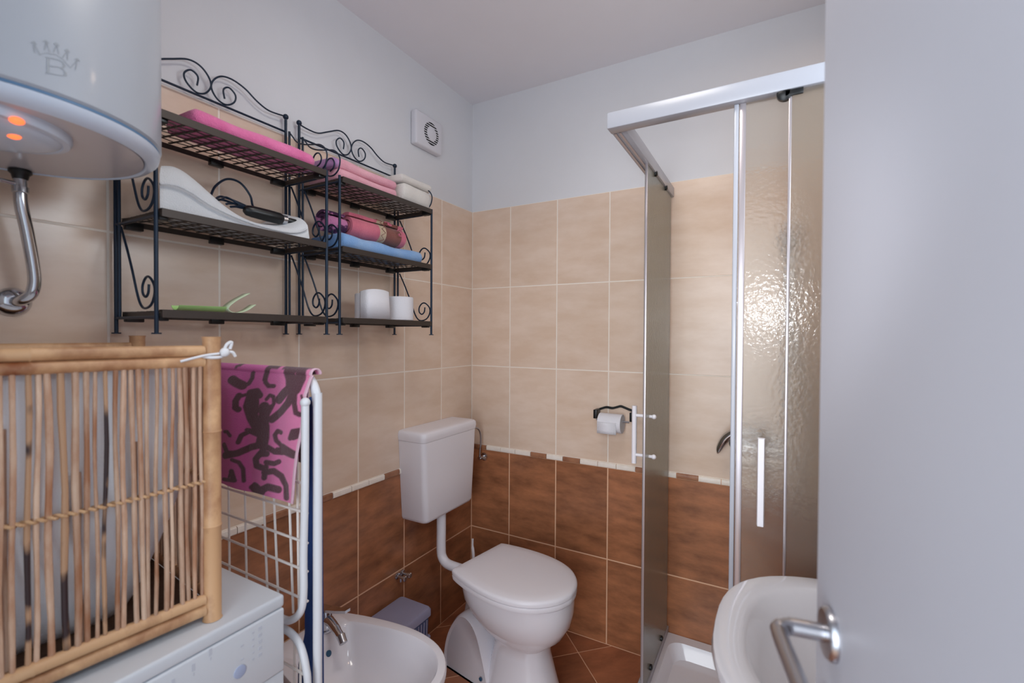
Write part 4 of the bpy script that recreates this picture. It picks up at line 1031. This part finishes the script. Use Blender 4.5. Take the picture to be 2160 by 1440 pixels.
# ------------------------------------------------------------------ shower enclosure
SX, SY = 0.955, -0.752
sh = thing('shower_enclosure', 'square corner shower enclosure with rippled glass doors and white top rails', 'shower enclosure', (SX, SY, 0))
tr = rings(B(), [rrect((SX + XR) / 2, SY / 2, (XR - SX) / 2 - .001, -SY / 2 - .001, .03, .001), rrect((SX + XR) / 2, SY / 2, (XR - SX) / 2 - .001, -SY / 2 - .001, .03, .138),
     rrect((SX + XR) / 2, SY / 2, (XR - SX) / 2 - .004, -SY / 2 - .004, .03, .142), rrect((SX + XR) / 2, SY / 2, (XR - SX) / 2 - .050, -SY / 2 - .050, .05, .142),
     rrect((SX + XR) / 2, SY / 2, (XR - SX) / 2 - .060, -SY / 2 - .060, .05, .125), rrect((SX + XR) / 2, SY / 2, (XR - SX) / 2 - .075, -SY / 2 - .075, .05, .095), rrect((SX + XR) / 2, SY / 2, .06, .06, .05, .088)])
obj('shower_tray', tr, M_PORC, sh)
RZ0, RZ1 = 1.930, 1.974
obj('top_rail', bx(SX - .002, XR - .001, SY, SY + .042, RZ0, RZ1, bev=.004), M_LAV, sh)
r2 = obj('top_rail', bx(SX - .002, SX + .040, SY + .0425, -.001, RZ0 + .004, RZ1, bev=.003), M_LAV, sh)
for x in (SX + .008, SX + .022):
    obj('track_groove', bx(x - .003, x + .003, SY + .045, -.003, RZ0 + .0005, RZ0 + .0038), M_ALU, r2)
for x in (SX + .015, SX + .030):
    pass
obj('bottom_rail', bx(SX + .004, XR - .001, SY + .004, SY + .036, .1425, .168, bev=.003), M_LAV, sh)
obj('bottom_rail', bx(SX + .004, SX + .036, SY + .0365, -.001, .1425, .168, bev=.003), M_LAV, sh)
obj('wall_profile', bx(SX + .002, SX + .026, -.022, -.001, .169, RZ0 - .001, bev=.002), M_ALU, sh)
obj('fixed_glass', bx(SX + .010, SX + .015, -.37, -.023, .169, RZ0 - .001), M_GLASSS, sh, smooth=False)
gd = obj('sliding_glass_door', bx(.9835, .9885, -.433, -.030, .172, 1.950), M_GLASSL, sh, smooth=False)
obj('edge_profile', bx(.9820, .9900, -.437, -.4335, .172, 1.950, bev=.001), M_ALU, gd)
for y, z in ((-.325, 1.932), (-.150, 1.932), (-.15, .20), (-.33, .20)):
    obj('roller', lathe(B(), (.9890, y, z), [(.010, 0), (.010, .006), (.006, .009)], 'x', 18), M_BLACKP, gd)
def white_handle(parent, p0, p1, out, nm='door_handle'):
    h = obj(nm, tube(B(), [p0, p1], .0085, seg=14), M_PLAST, parent)
    return h
hb = white_handle(gd, (.937, -.372, .925), (.937, -.372, 1.125), None)
for z in (.955, 1.092):
    obj('standoff', tb([(.9375, -.372, z), (1.004, -.372, z)], .0055, seg=12), M_PLAST, hb); obj('end_cap', ball(B(), (1.004, -.372, z), .0085, 12), M_PLAST, hb)
gf = obj('sliding_glass_door', bx(1.2765, 1.655, SY + .024, SY + .029, .172, RZ0 + .01), M_GLASSF, sh, smooth=False)
pf = obj('edge_profile', bx(1.266, 1.2764, SY + .018, SY + .034, .172, RZ0 - .0005, bev=.002), M_LAV, gf)
obj('seal_strip', bx(1.2785, 1.292, SY + .0195, SY + .0238, .172, RZ0 - .0005, bev=.001), M_ALU, gf)
hh = obj('door_handle', rings(B(), [[Vector((1.334 + dx, SY - .030 + dy_, z)) for dx, dy_ in ((-.008, 0), (-.006, -.009), (.006, -.009), (.008, 0), (.006, .006), (-.006, .006))] for z in (.935, .940, 1.130, 1.135)]), M_PLAST, gf)
for z in (.965, 1.105): obj('standoff', tb([(1.334, SY - .026, z), (1.334, SY + .023, z)], .0055, seg=12), M_PLAST, hh)
obj('fixed_glass', bx(1.386, XR - .014, SY + .008, SY + .013, .169, RZ0 + .01), M_GLASSF, sh, smooth=False)
obj('edge_profile', bx(1.3800, 1.3858, SY + .006, SY + .015, .169, RZ0 - .0005, bev=.001), M_ALU, sh)
obj('wall_profile', bx(XR - .013, XR - .001, SY + .004, SY + .034, .169, RZ0 - .0005, bev=.002), M_ALU, sh)
obj('roller', lathe(B(), (1.372, SY + .016, 1.926), [(.017, 0), (.017, -.010), (.010, -.014)], 'y', 20), M_BLACKP, gf)
obj('roller_arm', bx(1.372, 1.408, SY + .002, SY + .007, 1.916, 1.9295, bev=.001), M_BLACKP, gf)

mx_ = thing('shower_mixer', 'chrome curved shower mixer on the back wall seen through the shower glass', 'tap', (1.30, 0, .97))
obj('lever', tube(B(), smooth_pts([(1.176, -.075, .925), (1.186, -.080, .955), (1.210, -.085, .995), (1.25, -.085, 1.020), (1.30, -.075, 1.022), (1.34, -.060, 1.000), (1.36, -.040, .965)], 6), [.005, .008, .011, .014, .016, .018, .019, .020, .021] + [.022] * 28, seg=16, flat=.7), M_CHROME, mx_)
obj('body', tb([(1.22, -.045, .955), (1.40, -.045, .955)], .022, seg=20), M_CHROME, mx_)
for x in (1.24, 1.38): obj('wall_rose', lathe(B(), (x, -.0005, .955), [(.032, 0), (.030, -.006), (.016, -.010), (.014, -.030)], 'y', 24), M_CHROME, mx_)
rr_ = thing('shower_riser', 'slim chrome shower riser with a hand shower inside the shower', 'shower head', (1.40, 0, 1.2))
obj('rail', tb([(1.40, -.045, 1.05), (1.40, -.045, 1.78)], .009, seg=14), M_CHROME, rr_)
for z in (1.08, 1.75): obj('wall_bracket', tb([(1.40, -.0005, z), (1.40, -.048, z)], .011, seg=14), M_CHROME, rr_)
hs_ = obj('hand_shower', tube(B(), smooth_pts([(1.40, -.075, 1.50), (1.40, -.085, 1.58), (1.40, -.10, 1.66), (1.40, -.13, 1.70)], 4), .011, seg=12), M_CHROME, rr_)
obj('spray_head', lathe(B(), (1.40, -.14, 1.700), [(.038, -.012), (.040, 0.0), (.030, .014), (.012, .022)], (0, .45, .9), 24), M_CHROME, hs_)
obj('hose', tube(B(), smooth_pts([(1.40, -.072, 1.50), (1.42, -.08, 1.35), (1.46, -.08, 1.10), (1.43, -.08, .85), (1.36, -.06, .80), (1.31, -.05, .92)], 6), .006, seg=10), M_STEEL, rr_)

# ------------------------------------------------------------------ wash basin
sk = thing('wash_basin', 'white porcelain wash basin on the right wall, partly hidden by the open door', 'wash basin', (1.50, -1.06, .62))
YS, HWS = -1.062, .272
def sring(z, k, kx=None, dx=0.0, dy=0.0, p=3.0, n=56):
    kx = k if kx is None else kx; out = []
    xc = 1.545
    for j in range(n):
        a = 2 * PI * j / n; c, s = math.cos(a), math.sin(a)
        if c < 0: x = xc - (xc - 1.266) * kx * abs(c) ** (2 / 2.6)
        else: x = xc + (XR - .002 - xc) * (1 if k > .95 else kx) * abs(c) ** (2 / 8)
        pw = 2.6 if c < 0 else 8
        y = YS + HWS * k * (1 if s > 0 else -1) * abs(s) ** (2 / pw)
        out.append(Vector((x + dx, y + dy, z)))
    return out
bm = rings(B(), [sring(.66, .45, .35), sring(.70, .70, .62), sring(.76, .90, .84), sring(.815, .985, .975), sring(.838, 1.0, 1.0), sring(.848, .995, .99), sring(.8505, .975, .965),
     sring(.8495, .84, .84), sring(.843, .80, .80), sring(.80, .74, .73), sring(.745, .58, .56), sring(.722, .36, .34), sring(.716, .08, .08)])
obj('bowl', bm, M_BASIN, sk)
obj('drain', lathe(B(), (1.545, YS, .7175), [(.022, 0), (.022, .003), (.016, .004)], 'z', 24), M_CHROME, sk)
obj('siphon', tb(smooth_pts([(1.545, YS, .66), (1.545, YS, .50), (1.60, YS, .45), (1.70, YS, .47), (1.7495, YS, .47)], 4), .016, seg=14), M_CHROME, sk)

# ------------------------------------------------------------------ added lamp bodies for the fill lights, out of view
lp = thing('added_ceiling_lamp', 'added round opal ceiling lamp, out of view', 'lamp', (.95, -1.25, ZC))
obj('lamp_base', cy((.95, -1.25, ZC - .011), .15, .022, 'z', 40), M_PLAST, lp)
obj('shade', lathe(B(), (.95, -1.25, ZC - .022), [(.145, 0), (.145, -.012), (.12, -.030), (.06, -.040), (.002, -.043)], 'z', 40), M_LAMP, lp)
lp = thing('added_ceiling_spot', 'added small warm spotlight over the shower, out of view', 'lamp', (1.52, -.45, ZC))
obj('housing', lathe(B(), (1.52, -.45, ZC - .0005), [(.045, 0), (.045, -.03), (.040, -.034)], 'z', 28), M_STEEL, lp)
ml = thing('added_wall_lamp', 'added wide flat white fill lamp on the right wall, out of view', 'lamp', (XR, -1.06, 1.63))
obj('housing', bx(1.728, XR - .0005, -1.43, -.76, 1.63, 2.07, bev=.006), M_PLAST, ml)  # body added behind the right-wall fill light
